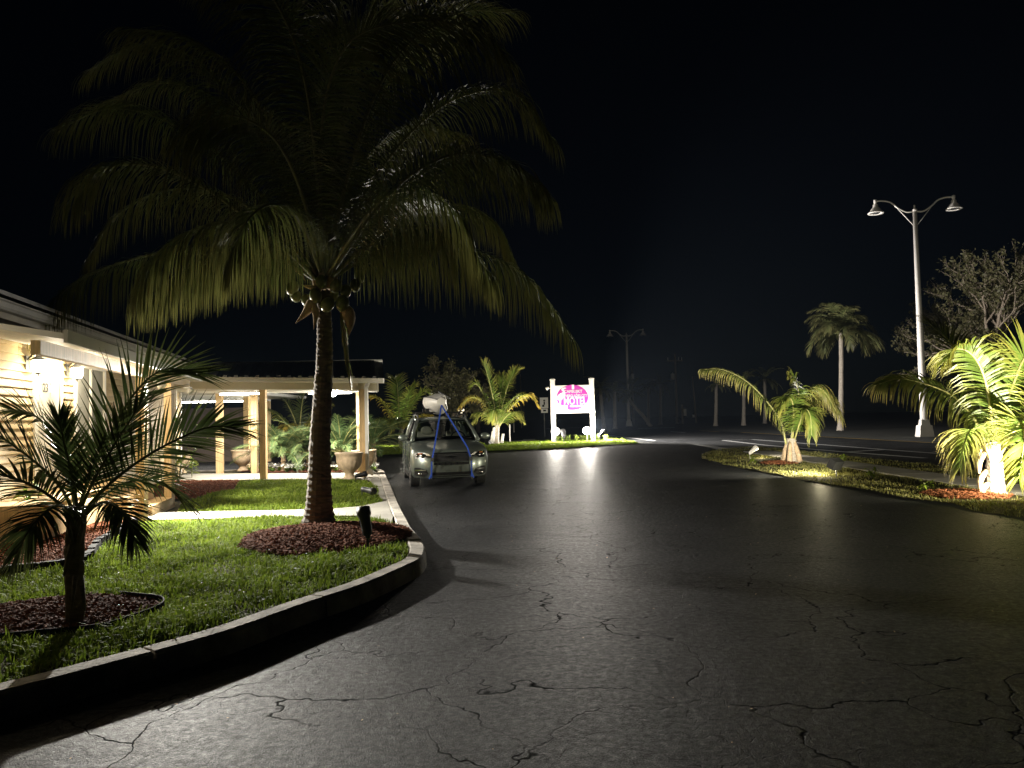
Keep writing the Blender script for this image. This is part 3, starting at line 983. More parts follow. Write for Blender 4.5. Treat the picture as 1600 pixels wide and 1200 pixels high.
# window with curtain
wn_ = MB(); wbox(wn_, NY0, NY1, -0.03, 0.0, 1.27, 2.6)
win = obj('window', wn_, 'curtain', motel)
wf = MB()
for (a, b, z0, z1) in ((NY0 - 0.08, NY0, 1.2, 2.68), (NY1, NY1 + 0.08, 1.2, 2.68), (NY0, NY1, 2.6, 2.68), (NY0, NY1, 1.2, 1.27), ((NY0 + NY1) / 2 - 0.02, (NY0 + NY1) / 2 + 0.02, 1.27, 2.6)):
    wbox(wf, a, b, -0.03, 0.035, z0, z1)
obj('window_frame', wf, 'white', win)
# corner trim at the far end, near corner of the room
for y_ in (17.0, 20.86):
    cb = MB(); wbox(cb, y_ - 0.05, y_ + 0.05, -0.05, 0.045, 0.15, WT)
    obj('corner_board', cb, 'white', motel)
dn = MB(); wbox(dn, 19.9, 19.98, 0.05, 0.12, 0.2, 2.95)
obj('downspout', dn, 'white', motel)
# main eave: soffit, fascia, gutter, roof sheet
E0, E1 = 1.0, 21.2
eb = MB(); wbox(eb, E0, E1, -0.02, 0.42, WT - 0.005, WT + 0.03); obj('soffit', eb, 'soffit', motel)
eb = MB(); wbox(eb, E0, E1, 0.4, 0.44, WT - 0.03, WT + 0.17); obj('fascia', eb, 'tan', motel)
a, b = wp(E0, 0.445), wp(E1, 0.445)
gp = [(0.0, 0.06), (0.03, 0.05), (0.085, 0.06), (0.105, 0.09), (0.105, 0.15), (0.12, 0.165), (0.12, 0.18), (0.1, 0.18), (0.1, 0.16), (0.0, 0.16)]
V = [p + un * o + np.array([0, 0, WT + z - 0.01]) for p in (a, b) for o, z in gp]
k_ = len(gp)
obj('gutter', MB().add(V, [(i, (i + 1) % k_, k_ + (i + 1) % k_, k_ + i) for i in range(k_)] + [tuple(range(k_))[::-1], tuple(range(k_, 2 * k_))]), 'white', motel)
rf = MB()
a0, a1 = wp(E0, 0.6, WT + 0.2), wp(E1, 0.6, WT + 0.2)
b0, b1 = wp(E0, -3.4, WT + 1.15), wp(E1, -3.4, WT + 1.15)
c0, c1 = wp(E0, -7.3, WT + 0.2), wp(E1, -7.3, WT + 0.2)
dz = np.array([0, 0, 0.05])
rf.add([a0, a1, b1, b0, a0 + dz, a1 + dz, b1 + dz, b0 + dz, c0, c1, c0 + dz, c1 + dz],
       [(0, 1, 5, 4), (3, 2, 1, 0), (4, 5, 6, 7), (8, 3, 7, 10), (3, 8, 9, 2), (10, 7, 6, 11), (0, 4, 7, 3), (1, 2, 6, 5), (9, 11, 6, 2), (8, 10, 11, 9)])
obj('roof', rf, 'roofm', motel)
# porch roof over the door, beam and posts
Q0, Q1 = 7.6, 15.4
p0, p1 = np.array([PL(Q0), Q0, 0]), np.array([PL(Q1), Q1, 0])
w0, w1 = wp(Q0, 0.02), wp(Q1, 0.02)
pr = MB()
V = [p0 + un * 0.25 + [0, 0, 2.47], p1 + un * 0.25 + [0, 0, 2.47], w1 + [0, 0, 2.78], w0 + [0, 0, 2.78]]
V += [v + np.array([0, 0, 0.06]) for v in V]
pr.add(V, [(3, 2, 1, 0), (4, 5, 6, 7), (0, 1, 5, 4), (1, 2, 6, 5), (2, 3, 7, 6), (3, 0, 4, 7)])
obj('porch_roof', pr, 'soffit', motel)
obj('porch_fascia', MB().beam(p0 + un * 0.27 + [0, 0, 2.5], p1 + un * 0.27 + [0, 0, 2.5], 0.035, 0.13), 'white', motel)
obj('porch_beam', MB().beam(p0 + [0, 0, 2.39], p1 + [0, 0, 2.39], 0.09, 0.14), 'wood', motel)
for py in (11.77, 13.71):
    obj('porch_post', MB().beam((PL(py), py, 0.1), (PL(py), py, 2.32), 0.13, 0.13, up=(0, 1, 0)), 'wood', motel)
# landing and steps
st = MB(); wbox(st, 9.4, 14.6, 0.0, 0.78, 0.1, FL - 0.02); obj('landing', st, 'wood', motel)
st = MB(); wbox(st, 11.9, 13.5, 0.78, 1.1, 0.1, 0.46); obj('step', st, 'wood', motel)
st = MB(); wbox(st, 11.95, 13.55, 1.1, 1.44, 0.1, 0.3); obj('step', st, 'wood', motel)
for y_ in np.arange(9.45, 14.5, 0.15):
    pl = MB(); wbox(pl, y_, y_ + 0.142, 0.01, 0.81, FL - 0.018, FL + 0.008)
    obj('deck_board', pl, 'wood', motel)


def wall_lantern(y, z, label, power):
    c = wp(y, 0.0, z)
    t = thing('wall_lantern', label, 'lamp', tuple(c), 0, 'lanterns on the motel wall')
    loc = lambda off, dz: np.array(un) * off + np.array([0, 0, dz])
    obj('backplate', MB().box(loc(0.012, 0.02), (0.11, 0.024, 0.2), rotw), 'dgrey', t)
    obj('bracket', MB().tube([loc(0.02, 0.06), loc(0.08, 0.13), loc(0.16, 0.15), loc(0.16, 0.1)], 0.012, 8), 'dgrey', t, True)
    cc = loc(0.16, 0)
    obj('cap', MB().lathe([(0.02, 0.13), (0.05, 0.1), (0.105, 0.07), (0.11, 0.055), (0.09, 0.055)], 12, cc), 'dgrey', t, True)
    obj('globe', MB().lathe([(0.06, -0.12), (0.085, -0.08), (0.085, 0.03), (0.07, 0.05)], 14, cc), emissive('warm_lantern_glass', (1.0, 0.83, 0.5), 20), t, True)
    obj('finial', MB().lathe([(0.062, -0.12), (0.05, -0.135), (0.012, -0.15), (0.01, -0.18)], 10, cc), 'dgrey', t, True)
    lamp('lantern_light', 'POINT', tuple(loc(0.33, -0.06)), power, (1.0, 0.86, 0.62), 0.09, parent=t)
    return t


wall_lantern(10.98, 2.5, 'glowing wall lantern on the siding left of door 23', 75)
wall_lantern(12.55, 2.5, 'glowing wall lantern between door 23 and the curtained window', 80)
wall_lantern(6.3, 2.4, 'added wall lantern, unseen beyond the left picture edge', 16)  # added out of view to brighten the near asphalt

pf = np.array([PL(12.45), 12.45, 2.27]) + un * 0.1  # added lamp that lights the lawn from under the porch
t = thing('added_porch_light', 'added floodlight for the lawn, under the porch beam between the two posts, behind the palm leaf', 'floodlight', tuple(pf))
obj('base_plate', MB().box((0, 0, 0.02), (0.12, 0.12, 0.03)), 'white', t)
obj('head', MB().lathe([(0.03, 0.0), (0.055, -0.03), (0.075, -0.1), (0.07, -0.1), (0.0, -0.085)], 14, rot=np.array(Matrix.Rotation(R(-40), 3, 'Y'))), 'white', t, True)
lamp('added_porch_beam', 'SPOT', (0.12, -0.05, -0.1), 4300, (1.0, 0.96, 0.86), 0.06, aim=(4.2, -4.6, -5.2), cone=134, blend=0.85, parent=t)

pf = np.array([PL(14.9), 14.9, 2.27]) + un * 0.1  # second added lamp, brightens the front of the car
t = thing('added_porch_light', 'added floodlight for the parked car, under the far end of the porch beam', 'floodlight', tuple(pf))
obj('base_plate', MB().box((0, 0, 0.02), (0.12, 0.12, 0.03)), 'white', t)
obj('head', MB().lathe([(0.03, 0.0), (0.055, -0.03), (0.075, -0.1), (0.07, -0.1), (0.0, -0.085)], 14, rot=np.array(Matrix.Rotation(R(-40), 3, 'Y'))), 'white', t, True)
lamp('added_porch_beam', 'SPOT', (0.12, 0.0, -0.1), 1000, (1.0, 0.93, 0.8), 0.06, aim=(4.6, 1.6, -2.6), cone=105, blend=0.6, parent=t)

# ------------------------------------------------------------------ entrance canopy
can = thing('entrance_canopy', 'open entrance canopy with ribbed metal roof on timber posts', 'canopy', (0, 0, 0))
FLZ, FRZ = 2.72, 2.56      # gutter top at the left / right end (it sags to its downspout)
fx0, fx1 = -9.0, -3.22
fy0, fy1 = 19.0, 19.35
def front(u, dz=0.0, dy=0.0):
    return np.array([fx0 + (fx1 - fx0) * u, fy0 + (fy1 - fy0) * u + dy, FLZ + (FRZ - FLZ) * u + dz])
def back(u, dz=0.0):
    return np.array([-10.0 + (-3.71 + 10.0) * u, 22.0, 3.26 - 0.02 * u + dz])
NP = 22
for k in range(NP):
    u0, u1 = k / NP, (k + 1) / NP
    a, b, c, d = front(u0, 0.06), front(u1, 0.06), back(u1), back(u0)
    m = MB()
    m.add([a, b, c, d, a - [0, 0, 0.02], b - [0, 0, 0.02], c - [0, 0, 0.02], d - [0, 0, 0.02]], [(0, 1, 2, 3), (7, 6, 5, 4), (0, 4, 5, 1), (2, 6, 7, 3), (1, 5, 6, 2), (3, 7, 4, 0)])
    for (ua, hh, ww) in ((u0 + 0.06 / NP, 0.05, 0.09), (u0 + 0.5 / NP, 0.02, 0.04)):
        m.beam(front(ua, 0.06 + hh / 2 - 0.002), back(ua, hh / 2 - 0.002), ww, hh)
    obj('roof_panel', m, 'roofm', can)
m = MB()
bk = [np.array([-10.0, 24.7, FLZ]), np.array([-4.35, 24.7, FRZ])]
m.add([back(0, -0.004), back(1, -0.004), bk[1], bk[0], back(0, -0.03), back(1, -0.03), bk[1] - [0, 0, 0.03], bk[0] - [0, 0, 0.03]],
      [(0, 1, 2, 3), (7, 6, 5, 4), (1, 5, 6, 2), (2, 6, 7, 3), (3, 7, 4, 0)])
obj('rear_roof', m, 'roofm', can)
obj('ridge_cap', MB().tube([back(0, 0.02), back(1, 0.02)], 0.05, 8), 'roofm', can, True)
gp = [(0.0, -0.02), (-0.1, -0.02), (-0.12, 0.01), (-0.12, 0.075), (-0.14, 0.085), (-0.14, 0.1), (0.0, 0.1)]
V = [front(u, z - 0.045, o) for u in (0, 1.0) for o, z in gp]
k_ = len(gp)
obj('gutter', MB().add(V, [(i, (i + 1) % k_, k_ + (i + 1) % k_, k_ + i) for i in range(k_)] + [tuple(range(k_))[::-1], tuple(range(k_, 2 * k_))]), 'white', can)
obj('fascia', MB().beam(front(0, -0.13, 0.1), front(0.965, -0.13, 0.1), 0.05, 0.2), 'tan', can)
m = MB()
q0, q1 = front(0.0, -0.22, 0.13), front(0.962, -0.22, 0.13)
r0, r1 = np.array([-10.0, 22.2, 2.46]), np.array([-3.9, 22.2, 2.38])
m.add([q0, q1, r1, r0, q0 + [0, 0, 0.02], q1 + [0, 0, 0.02], r1 + [0, 0, 0.02], r0 + [0, 0, 0.02]], [(3, 2, 1, 0), (4, 5, 6, 7), (0, 1, 5, 4), (1, 2, 6, 5), (2, 3, 7, 6), (3, 0, 4, 7)])
ceil = obj('ceiling', m, 'soffit', can)
for k in range(1, 16):
    u = k / 16
    obj('ceiling_batten', MB().beam(q0 + (r0 - q0) * u - [0, 0, 0.006], q1 + (r1 - q1) * u - [0, 0, 0.006], 0.02, 0.012), 'soffit', ceil)
obj('end_board', MB().beam(front(0.968, -0.12, 0.14), np.array([-3.88, 22.2, 2.5]), 0.04, 0.22), 'white', can)
for (x, y, tz, w) in ((-6.34, 19.55, 2.43, 0.15), (-3.8, 19.45, 2.36, 0.14), (-8.42, 22.1, 2.46, 0.17), (-7.42, 22.1, 2.44, 0.17), (-4.3, 21.6, 2.38, 0.15)):
    obj('post', MB().beam((x, y, 0.12), (x, y, tz), w, w, up=(0, 1, 0)), 'wood', can)
# downspout with its foot
dsx, dsy = -3.66, 19.28
obj('downspout', MB().beam((dsx, dsy, 0.33), (dsx, dsy, 2.42), 0.075, 0.11, up=(0, 1, 0)).beam((dsx, dsy, 0.37), (dsx + 0.16, dsy - 0.07, 0.24), 0.075, 0.1).beam((dsx, dsy + 0.01, 2.4), (dsx + 0.06, dsy - 0.02, 2.55), 0.07, 0.09), 'white', can)

car_ = thing('carport', 'low white-ceilinged carport behind the motel corner, lit by tube lights', 'carport')
obj('ceiling', MB().add([(-15, 22.35, 2.42), (-8.35, 22.35, 2.42), (-9.9, 31.5, 2.42), (-15, 31.5, 2.42), (-15, 22.35, 2.5), (-8.35, 22.35, 2.5), (-9.9, 31.5, 2.5), (-15, 31.5, 2.5)],
                        [(3, 2, 1, 0), (4, 5, 6, 7), (0, 1, 5, 4), (1, 2, 6, 5), (2, 3, 7, 6), (3, 0, 4, 7)]), 'soffit', car_)
obj('post', MB().beam((-8.54, 24.7, 0.0), (-8.54, 24.7, 2.42), 0.16, 0.16, up=(0, 1, 0)), 'wood', car_)
obj('post', MB().beam((-9.85, 31.0, 0.0), (-9.85, 31.0, 2.42), 0.16, 0.16, up=(0, 1, 0)), 'wood', car_)
obj('rear_wall', MB().box((-12.9, 31.7, 1.1), (5.6, 0.12, 2.2)), simple('brown_wall', (0.1, 0.075, 0.06), 0.8, var=0.25, scale=2), car_)
m = MB()
m.box((-12, 26.9, 2.56), (7, 9.6, 0.1)); obj('roof', m, 'roofm', car_)


def tube_light(c, l, label, power):
    t = thing('tube_light', label, 'lamp', c, 0, 'tube lights under the canopies')
    obj('housing', MB().box((0, 0, -0.02), (l, 0.16, 0.04)), 'white', t)
    obj('tube', MB().tube([(-l / 2 + 0.03, 0, -0.06), (l / 2 - 0.03, 0, -0.06)], 0.03, 8), emissive('tube_glow', (1.0, 0.95, 0.85), 30), t, True)
    for s in (-1, 1):
        obj('end_cap', MB().box((s * (l / 2 - 0.015), 0, -0.06), (0.03, 0.08, 0.06)), 'white', t)
    d = bpy.data.lights.new('tube_glow_light', 'AREA'); d.shape = 'RECTANGLE'; d.size = l; d.size_y = 0.1
    d.energy = power; d.color = (1.0, 0.92, 0.8)
    o = bpy.data.objects.new('tube_glow_light', d); COL.objects.link(o); o.parent = t; o.location = (0, 0, -0.1)
    return t


tube_light((-7.3, 20.7, 2.425), 1.2, 'lit tube light under the canopy ceiling near the motel corner', 240)
tube_light((-4.9, 20.7, 2.395), 1.2, 'lit tube light under the canopy ceiling near the planters', 240)
tube_light((-10.8, 27.5, 2.415), 2.4, 'long lit tube light under the carport ceiling', 260)
# globe bulb at the canopy edge, and the one on the palm side
gb = D(521, 613, 20.6)
t = thing('globe_lamp', 'bare round bulb glowing under the canopy edge', 'lamp', (gb[0], gb[1], 2.33))
obj('socket', MB().lathe([(0.035, 0.02), (0.035, 0.06), (0.05, 0.075)], 10), 'white', t)
obj('bulb', MB().ball((0, 0, -0.03), 0.075, 12), emissive('bulb_glow', (1, 0.96, 0.9), 40), t, True)
lamp('bulb_light', 'POINT', (0, 0, -0.14), 110, (1, 0.93, 0.8), 0.08, parent=t)

# ------------------------------------------------------------------ planters and bed by the canopy
def urn(x, y, s, label):
    t = thing('planter_urn', label, 'planter', (x, y, 0.15), 0, 'fluted stone planters')
    def mod(i, an, r):
        return r * (1 + 0.05 * np.abs(np.sin(9 * an))) if 6 <= i <= 9 else r
    prof = [(0.17, 0), (0.17, 0.03), (0.13, 0.06), (0.105, 0.12), (0.12, 0.17), (0.2, 0.23), (0.26, 0.31), (0.295, 0.4), (0.305, 0.47), (0.3, 0.5), (0.315, 0.515), (0.315, 0.535), (0.33, 0.6), (0.355, 0.63), (0.355, 0.66), (0.31, 0.66), (0.29, 0.6), (0.0, 0.6)]
    prof = [(r * s, z * s) for r, z in prof]
    obj('bowl', MB().lathe(prof, 54, mod=mod, cap=False), 'stone', t, True)
    obj('soil', MB().lathe([(0.28 * s, 0.58 * s), (0.2 * s, 0.62 * s), (0.0, 0.63 * s)], 20, cap=False), 'soil', t, True)
    return t


urn(-4.02, 18.85, 0.98, 'fluted stone planter urn standing in front of the canopy corner post')
urn(-4.0, 20.6, 0.95, 'fluted stone planter urn half hidden behind the canopy corner post')
urn(-8.05, 22.9, 0.95, 'fluted stone planter urn between the rear timber posts')
urn(-9.75, 22.6, 0.9, 'fluted stone planter urn nearest the motel corner')
fb = [(-8.0, 22.45), (-6.8, 21.85), (-5.2, 21.35), (-4.05, 21.25), (-4.2, 22.5), (-5.4, 23.05), (-8.0, 23.3)]
b = obj('mulch_bed', sheet(fb, 0.15, 0.3, lambda x, y: random.uniform(0, 0.03)), 'mulch_d', kind='stuff'); tag(b, 'dark flower bed behind the canopy walk', 'mulch')


def flower_mesh(seed):
    r = np.random.default_rng(seed)
    mb, mf = MB(), MB()
    for k in range(26):
        az, el = r.uniform(0, 6.28), r.uniform(0.2, 1.3)
        d = np.array([math.cos(az) * math.cos(el), math.sin(az) * math.cos(el), math.sin(el)])
        L = r.uniform(0.06, 0.13); s = np.cross(d, [0, 0, 1]); s /= np.linalg.norm(s)
        mb.add([(0, 0, 0), d * L * 0.5 + s * 0.025, d * L, d * L * 0.5 - s * 0.025], [(0, 1, 2, 3)], [0, 0.3, 0.6, 0.3])
    for k in range(12):
        c = np.array([r.uniform(-0.1, 0.1), r.uniform(-0.1, 0.1), r.uniform(0.09, 0.16)])
        n = np.array([r.uniform(-0.6, 0.6), r.uniform(-0.9, 0.2), 1]); n /= np.linalg.norm(n)
        a = np.cross(n, [1, 0, 0]); a /= np.linalg.norm(a); b_ = np.cross(n, a)
        for p in range(5):
            t = p * 1.2566
            e = math.cos(t) * a + math.sin(t) * b_; f = math.cos(t + 0.5) * a + math.sin(t + 0.5) * b_; g = math.cos(t - 0.5) * a + math.sin(t - 0.5) * b_
            mf.add([c, c + f * 0.025, c + e * 0.038 + n * 0.005, c + g * 0.025], [(0, 1, 2, 3)])
    a = mb.mesh('foliage'); a.materials.append(M['croton']); f = mf.mesh('blossoms'); f.materials.append(M['petal'])
    return a, f


fms = [flower_mesh(s) for s in range(4)]
spots = []
xs, ys = sample_poly(fb, 60)
for x, y in zip(xs, ys):
    if all(math.hypot(x - a, y - b) > 0.27 for a, b in spots):
        spots.append((x, y))
spots = spots[:30] + [(-3.95, 21.7), (-4.05, 22.0), (-3.9, 21.5)]
for i, (x, y) in enumerate(spots):
    t = thing('flowering_plant', 'low bedding plant with white blossoms in the bed behind the canopy walk', 'flower', (x, y, 0.16), random.uniform(0, 6), 'white bedding plants behind the canopy walk')
    a, f = fms[i % 4]
    o1 = obj('foliage', a, None, t); o2 = obj('blossoms', f, None, t)
    for o in (o1, o2):
        o.scale = (1.25, 1.25, 1.25)


def leafy_plant(x, y, z, h, n, label, mat='croton', ll=0.22):
    t = thing('leafy_plant', label, 'plant', (x, y, z))
    sm, mb = MB(), MB()
    for k in range(n):
        az = rng.uniform(0, 6.28); top = np.array([math.cos(az) * h * 0.3, math.sin(az) * h * 0.3, h * rng.uniform(0.5, 1)])
        st_ = catmull([(0, 0, 0), top * [0.4, 0.4, 0.55], top], 6)
        sm.tube(st_, 0.008, 5)
        for q in range(9):
            c = st_[rng.integers(2, 6)]; a2 = rng.uniform(0, 6.28); el = rng.uniform(-0.3, 0.9)
            d = np.array([math.cos(a2) * math.cos(el), math.sin(a2) * math.cos(el), math.sin(el)])
            s = np.cross(d, [0, 0, 1]); s /= np.linalg.norm(s); L = ll * rng.uniform(0.6, 1.1)
            mb.add([c, c + d * L * 0.35 + s * L * 0.16, c + d * L * 0.7 + s * L * 0.13 - [0, 0, 0.02], c + d * L - [0, 0, 0.05], c + d * L * 0.7 - s * L * 0.13 - [0, 0, 0.02], c + d * L * 0.35 - s * L * 0.16],
                   [(0, 1, 2, 3, 4, 5)], [0.1, 0.3, 0.6, 0.9, 0.6, 0.3])
    obj('stems', sm, 'rib_d', t, True)
    obj('foliage', mb, mat, t)
    return t


leafy_plant(-6.55, 12.0 + 2.4, 0.13, 1.1, 7, 'leafy shrub with yellow-green leaves beside the porch steps')
leafy_plant(-8.1, 18.6, 0.13, 1.9, 8, 'tall leafy shrub against the far end of the motel wall', ll=0.3)
leafy_plant(-6.6, 10.6, 0.15, 0.7, 6, 'low leafy plant in the mulch bed under door 23')
leafy_plant(-8.6, 20.6, 0.15, 0.6, 5, 'small leafy plant at the motel corner by the walk')


def stake_light(x, y, z, label, aim, tilt, lit=None, size=1.0, mat='black', group='garden spotlights on stakes'):
    """bullet spotlight on a ground stake; aim = azimuth, tilt up"""
    t = thing('garden_spotlight', label, 'spotlight', (x, y, z), aim, group)
    s = size
    obj('stake', MB().tube([(0, 0, -0.08), (0, 0, 0.14 * s)], [0.012 * s, 0.016 * s], 8), mat, t)
    obj('knuckle', MB().ball((0, 0, 0.15 * s), 0.035 * s, 8), mat, t, True)
    rot = np.array(Matrix.Rotation(R(90) - tilt, 3, 'Y'))
    c = np.array([0, 0, 0.17 * s])
    obj('housing', MB().lathe([(0.03 * s, -0.02 * s), (0.05 * s, 0.0), (0.06 * s, 0.06 * s), (0.065 * s, 0.22 * s), (0.085 * s, 0.25 * s), (0.085 * s, 0.33 * s), (0.075 * s, 0.33 * s), (0.07 * s, 0.26 * s), (0.0, 0.255 * s)], 16, c, cap=False, rot=rot), mat, t, True)
    if lit:
        power, col, cone, es = lit
        dirv = rot @ np.array([0, 0, 1.0])
        obj('lens', MB().lathe([(0.0, 0.345 * s), (0.072 * s, 0.33 * s)][::-1], 14, c, cap=False, rot=rot), emissive('spot_glow', col, es), t)
        lp = c + dirv * 0.4 * s
        lamp('spot_beam', 'SPOT', tuple(lp), power, col, 0.05, aim=tuple(lp + dirv), cone=cone, blend=0.8, parent=t)
    return t


stake_light(*(G(575, 858, 0.15)[:2]), 0.15, 'unlit black bullet spotlight leaning up beside the big palm mulch bed', R(120), R(62), None, 0.95)
stake_light(*(G(566, 776, 0.13)[:2]), 0.13, 'small dark spotlight lying low in the lawn near the canopy', R(-20), R(-10), None, 0.85, 'dgrey')
stake_light(*(G(556, 752, 0.13)[:2]), 0.12, 'small black spotlight at the foot of the front planter urn', R(20), R(10), None, 0.8)

# ------------------------------------------------------------------ big coconut palm
YB = 10.33
big = thing('coconut_palm', 'tall coconut palm with dark trunk and drooping crown on the lawn', 'palm tree', (0, 0, 0))
tp = [(498, 822, 0), (499, 760, 0), (500, 690, 0.02), (504, 620, 0.04), (507, 560, 0.05), (507, 505, 0.05), (506, 455, 0.05)]
path = [D(x, y, YB + d) for x, y, d in tp]
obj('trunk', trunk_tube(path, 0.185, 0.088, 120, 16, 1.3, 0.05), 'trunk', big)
CB = D(507, 440, YB + 0.05)
def pxp(lst, Y0):
    return [D(x, y, Y0 + d) for x, y, d in lst]
BIGF = [  # traced leaves: picture position and depth beyond the trunk
    [(507, 430, 0), (500, 300, -0.35), (505, 180, -0.9), (530, 90, -1.4), (580, 45, -1.8), (690, 30, -2.0)],
    [(503, 430, 0), (470, 300, -0.3), (420, 190, -0.6), (360, 105, -0.8), (290, 60, -0.9), (205, 45, -0.9)],
    [(500, 432, 0), (430, 330, 0.2), (340, 240, 0.4), (250, 185, 0.5), (170, 170, 0.6), (95, 200, 0.6)],
    [(498, 436, 0), (420, 370, -0.5), (330, 300, -0.9), (240, 260, -1.2), (160, 265, -1.3), (110, 310, -1.3)],
    [(497, 440, 0), (430, 402, 0.2), (330, 388, 0.3), (220, 402, 0.3), (120, 440, 0.3), (50, 505, 0.3)],
    [(499, 440, 0), (440, 385, -0.8), (370, 350, -1.3), (300, 360, -1.6), (245, 400, -1.7), (215, 455, -1.7)],
    [(512, 430, 0), (560, 320, 0.2), (630, 220, 0.3), (710, 155, 0.3), (800, 145, 0.2), (862, 215, 0.1)],
    [(512, 434, 0), (570, 350, -0.6), (640, 275, -1.0), (720, 240, -1.2), (800, 260, -1.3), (850, 300, -1.3)],
    [(514, 438, 0), (580, 400, 0.3), (660, 385, 0.4), (750, 395, 0.4), (830, 440, 0.4), (895, 530, 0.4)],
    [(514, 436, 0), (575, 380, 0.9), (650, 330, 1.5), (720, 320, 1.9), (770, 345, 2.1), (800, 400, 2.1)],
    [(509, 430, 0), (540, 290, 0.6), (590, 160, 1.0), (650, 70, 1.3), (720, 20, 1.4), (800, 20, 1.4)],
    [(505, 430, 0), (490, 260, 0.7), (470, 110, 1.2), (440, 0, 1.5), (390, -70, 1.6), (320, -90, 1.6)],
    [(508, 430, 0), (520, 280, 0.3), (545, 120, 0.4), (590, -10, 0.4), (650, -60, 0.4), (730, -60, 0.3)],
    [(503, 430, 0), (460, 320, 1.0), (400, 220, 1.8), (330, 150, 2.3), (250, 130, 2.5), (170, 160, 2.5)],
    [(510, 436, 0), (550, 370, -0.9), (600, 310, -1.5), (660, 300, -1.9), (710, 330, -2.0), (735, 380, -2.0)],
    [(500, 436, 0), (460, 400, 1.2), (410, 390, 2.0), (350, 410, 2.5), (300, 460, 2.6)],
    [(505, 432, 0), (480, 330, -0.9), (450, 250, -1.7), (410, 200, -2.3), (350, 180, -2.6), (290, 210, -2.7)],
    [(508, 432, 0), (530, 330, 1.2), (570, 250, 2.0), (640, 200, 2.5), (720, 210, 2.7)],
    [(505, 430, 0), (495, 270, -0.6), (475, 120, -1.2), (440, 20, -1.7), (390, -40, -2.0), (320, -50, -2.1)],
    [(506, 430, 0), (515, 250, 0.2), (525, 80, 0.3), (545, -60, 0.3), (590, -150, 0.2)],
    [(510, 430, 0), (545, 270, -0.5), (595, 130, -0.9), (660, 50, -1.1), (730, 40, -1.2), (790, 90, -1.3)],
    [(502, 432, 0), (445, 290, 0.4), (375, 170, 0.7), (300, 90, 0.9), (220, 70, 1.0), (140, 110, 1.0)],
    [(499, 436, 0), (425, 350, 0.9), (340, 300, 1.5), (250, 300, 1.9), (180, 340, 2.0), (140, 400, 2.0)],
    [(512, 434, 0), (590, 330, 0.7), (680, 260, 1.1), (770, 245, 1.3), (840, 290, 1.4)],
    [(513, 437, 0), (575, 385, -0.5), (650, 355, -0.8), (720, 375, -1.0), (770, 430, -1.0)],
    [(498, 438, 0), (440, 395, -0.3), (370, 385, -0.5), (300, 410, -0.6), (240, 460, -0.6)],
    [(504, 432, 0), (470, 350, -1.2), (430, 320, -2.0), (390, 340, -2.5), (360, 400, -2.6)],
    [(508, 430, 0), (530, 240, 0.9), (560, 90, 1.5), (610, 0, 1.9), (680, -30, 2.0)],
]
HG = [0.16, 0.2, 0.3, 0.32, 0.75, 0.45, 0.3, 0.34, 0.75, 0.45, 0.2, 0.2, 0.18, 0.3, 0.5, 0.6, 0.25, 0.35, 0.2, 0.14, 0.22, 0.25, 0.4, 0.35, 0.6, 0.65, 0.4, 0.2]
for pts, h in zip(BIGF, HG):
    frond(big, pxp(pts, YB), 150, 1.12, 0.017, h * 1.35, 0.12, 0.026, 'leaf_big', 'rib_d', 0.12, (74, 20), 5, rng.uniform(-0.45, 0.45), 0.3)
# coconuts, husks and hanging dead strands
for (x, y, d, s) in ((493, 462, -0.15, 1), (512, 476, -0.2, 1.05), (535, 474, -0.15, 1.1), (525, 447, -0.18, 0.95), (540, 455, -0.05, 0.9), (457, 450, 0.0, 1.0), (462, 462, 0.05, 0.9), (555, 446, 0.1, 0.9), (562, 432, 0.15, 0.9), (502, 440, -0.12, 0.9), (480, 470, 0.12, 0.95), (520, 462, 0.2, 1)):
    c = D(x, y, YB + d)
    obj('coconut', MB().ball(c, np.array([0.085, 0.085, 0.105]) * s, 12, np.array(Matrix.Rotation(rng.uniform(-0.6, 0.6), 3, 'Y'))), 'coco', big, True)
hk = MB()
for (x0, y0, x1, y1, w) in ((490, 466, 462, 505, 0.07), (488, 470, 490, 515, 0.05), (540, 478, 545, 525, 0.09), (500, 455, 470, 445, 0.05), (455, 415, 478, 440, 0.03)):
    a, b = D(x0, y0, YB - 0.1), D(x1, y1, YB - 0.12)
    obj('dry_husk', MB().tube(catmull([a, (a + b) / 2 + [0.03, 0.02, 0], b], 8), np.array([0.5, 0.9, 1.0, 0.9, 0.7, 0.5, 0.25, 0.05]) * w, 7), 'husk', big, True)
dead = [(530, 480, -0.05), (536, 500, -0.05), (542, 540, -0.05), (548, 590, -0.05)]
frond(big, pxp(dead, YB), 36, 0.42, 0.018, 0.8, 0.0, 0.012, 'leaf_dry', 'husk', 0.1, (50, 20), 4)
sk = MB()
for k in range(8):
    an = k * 0.785
    c = CB + np.array([math.cos(an) * 0.09, math.sin(an) * 0.09, -0.1])
    sk.tube([c, c + np.array([math.cos(an) * 0.08, math.sin(an) * 0.08, 0.25])], [0.06, 0.035], 6)
obj('leaf_bases', sk, 'husk', big, True)

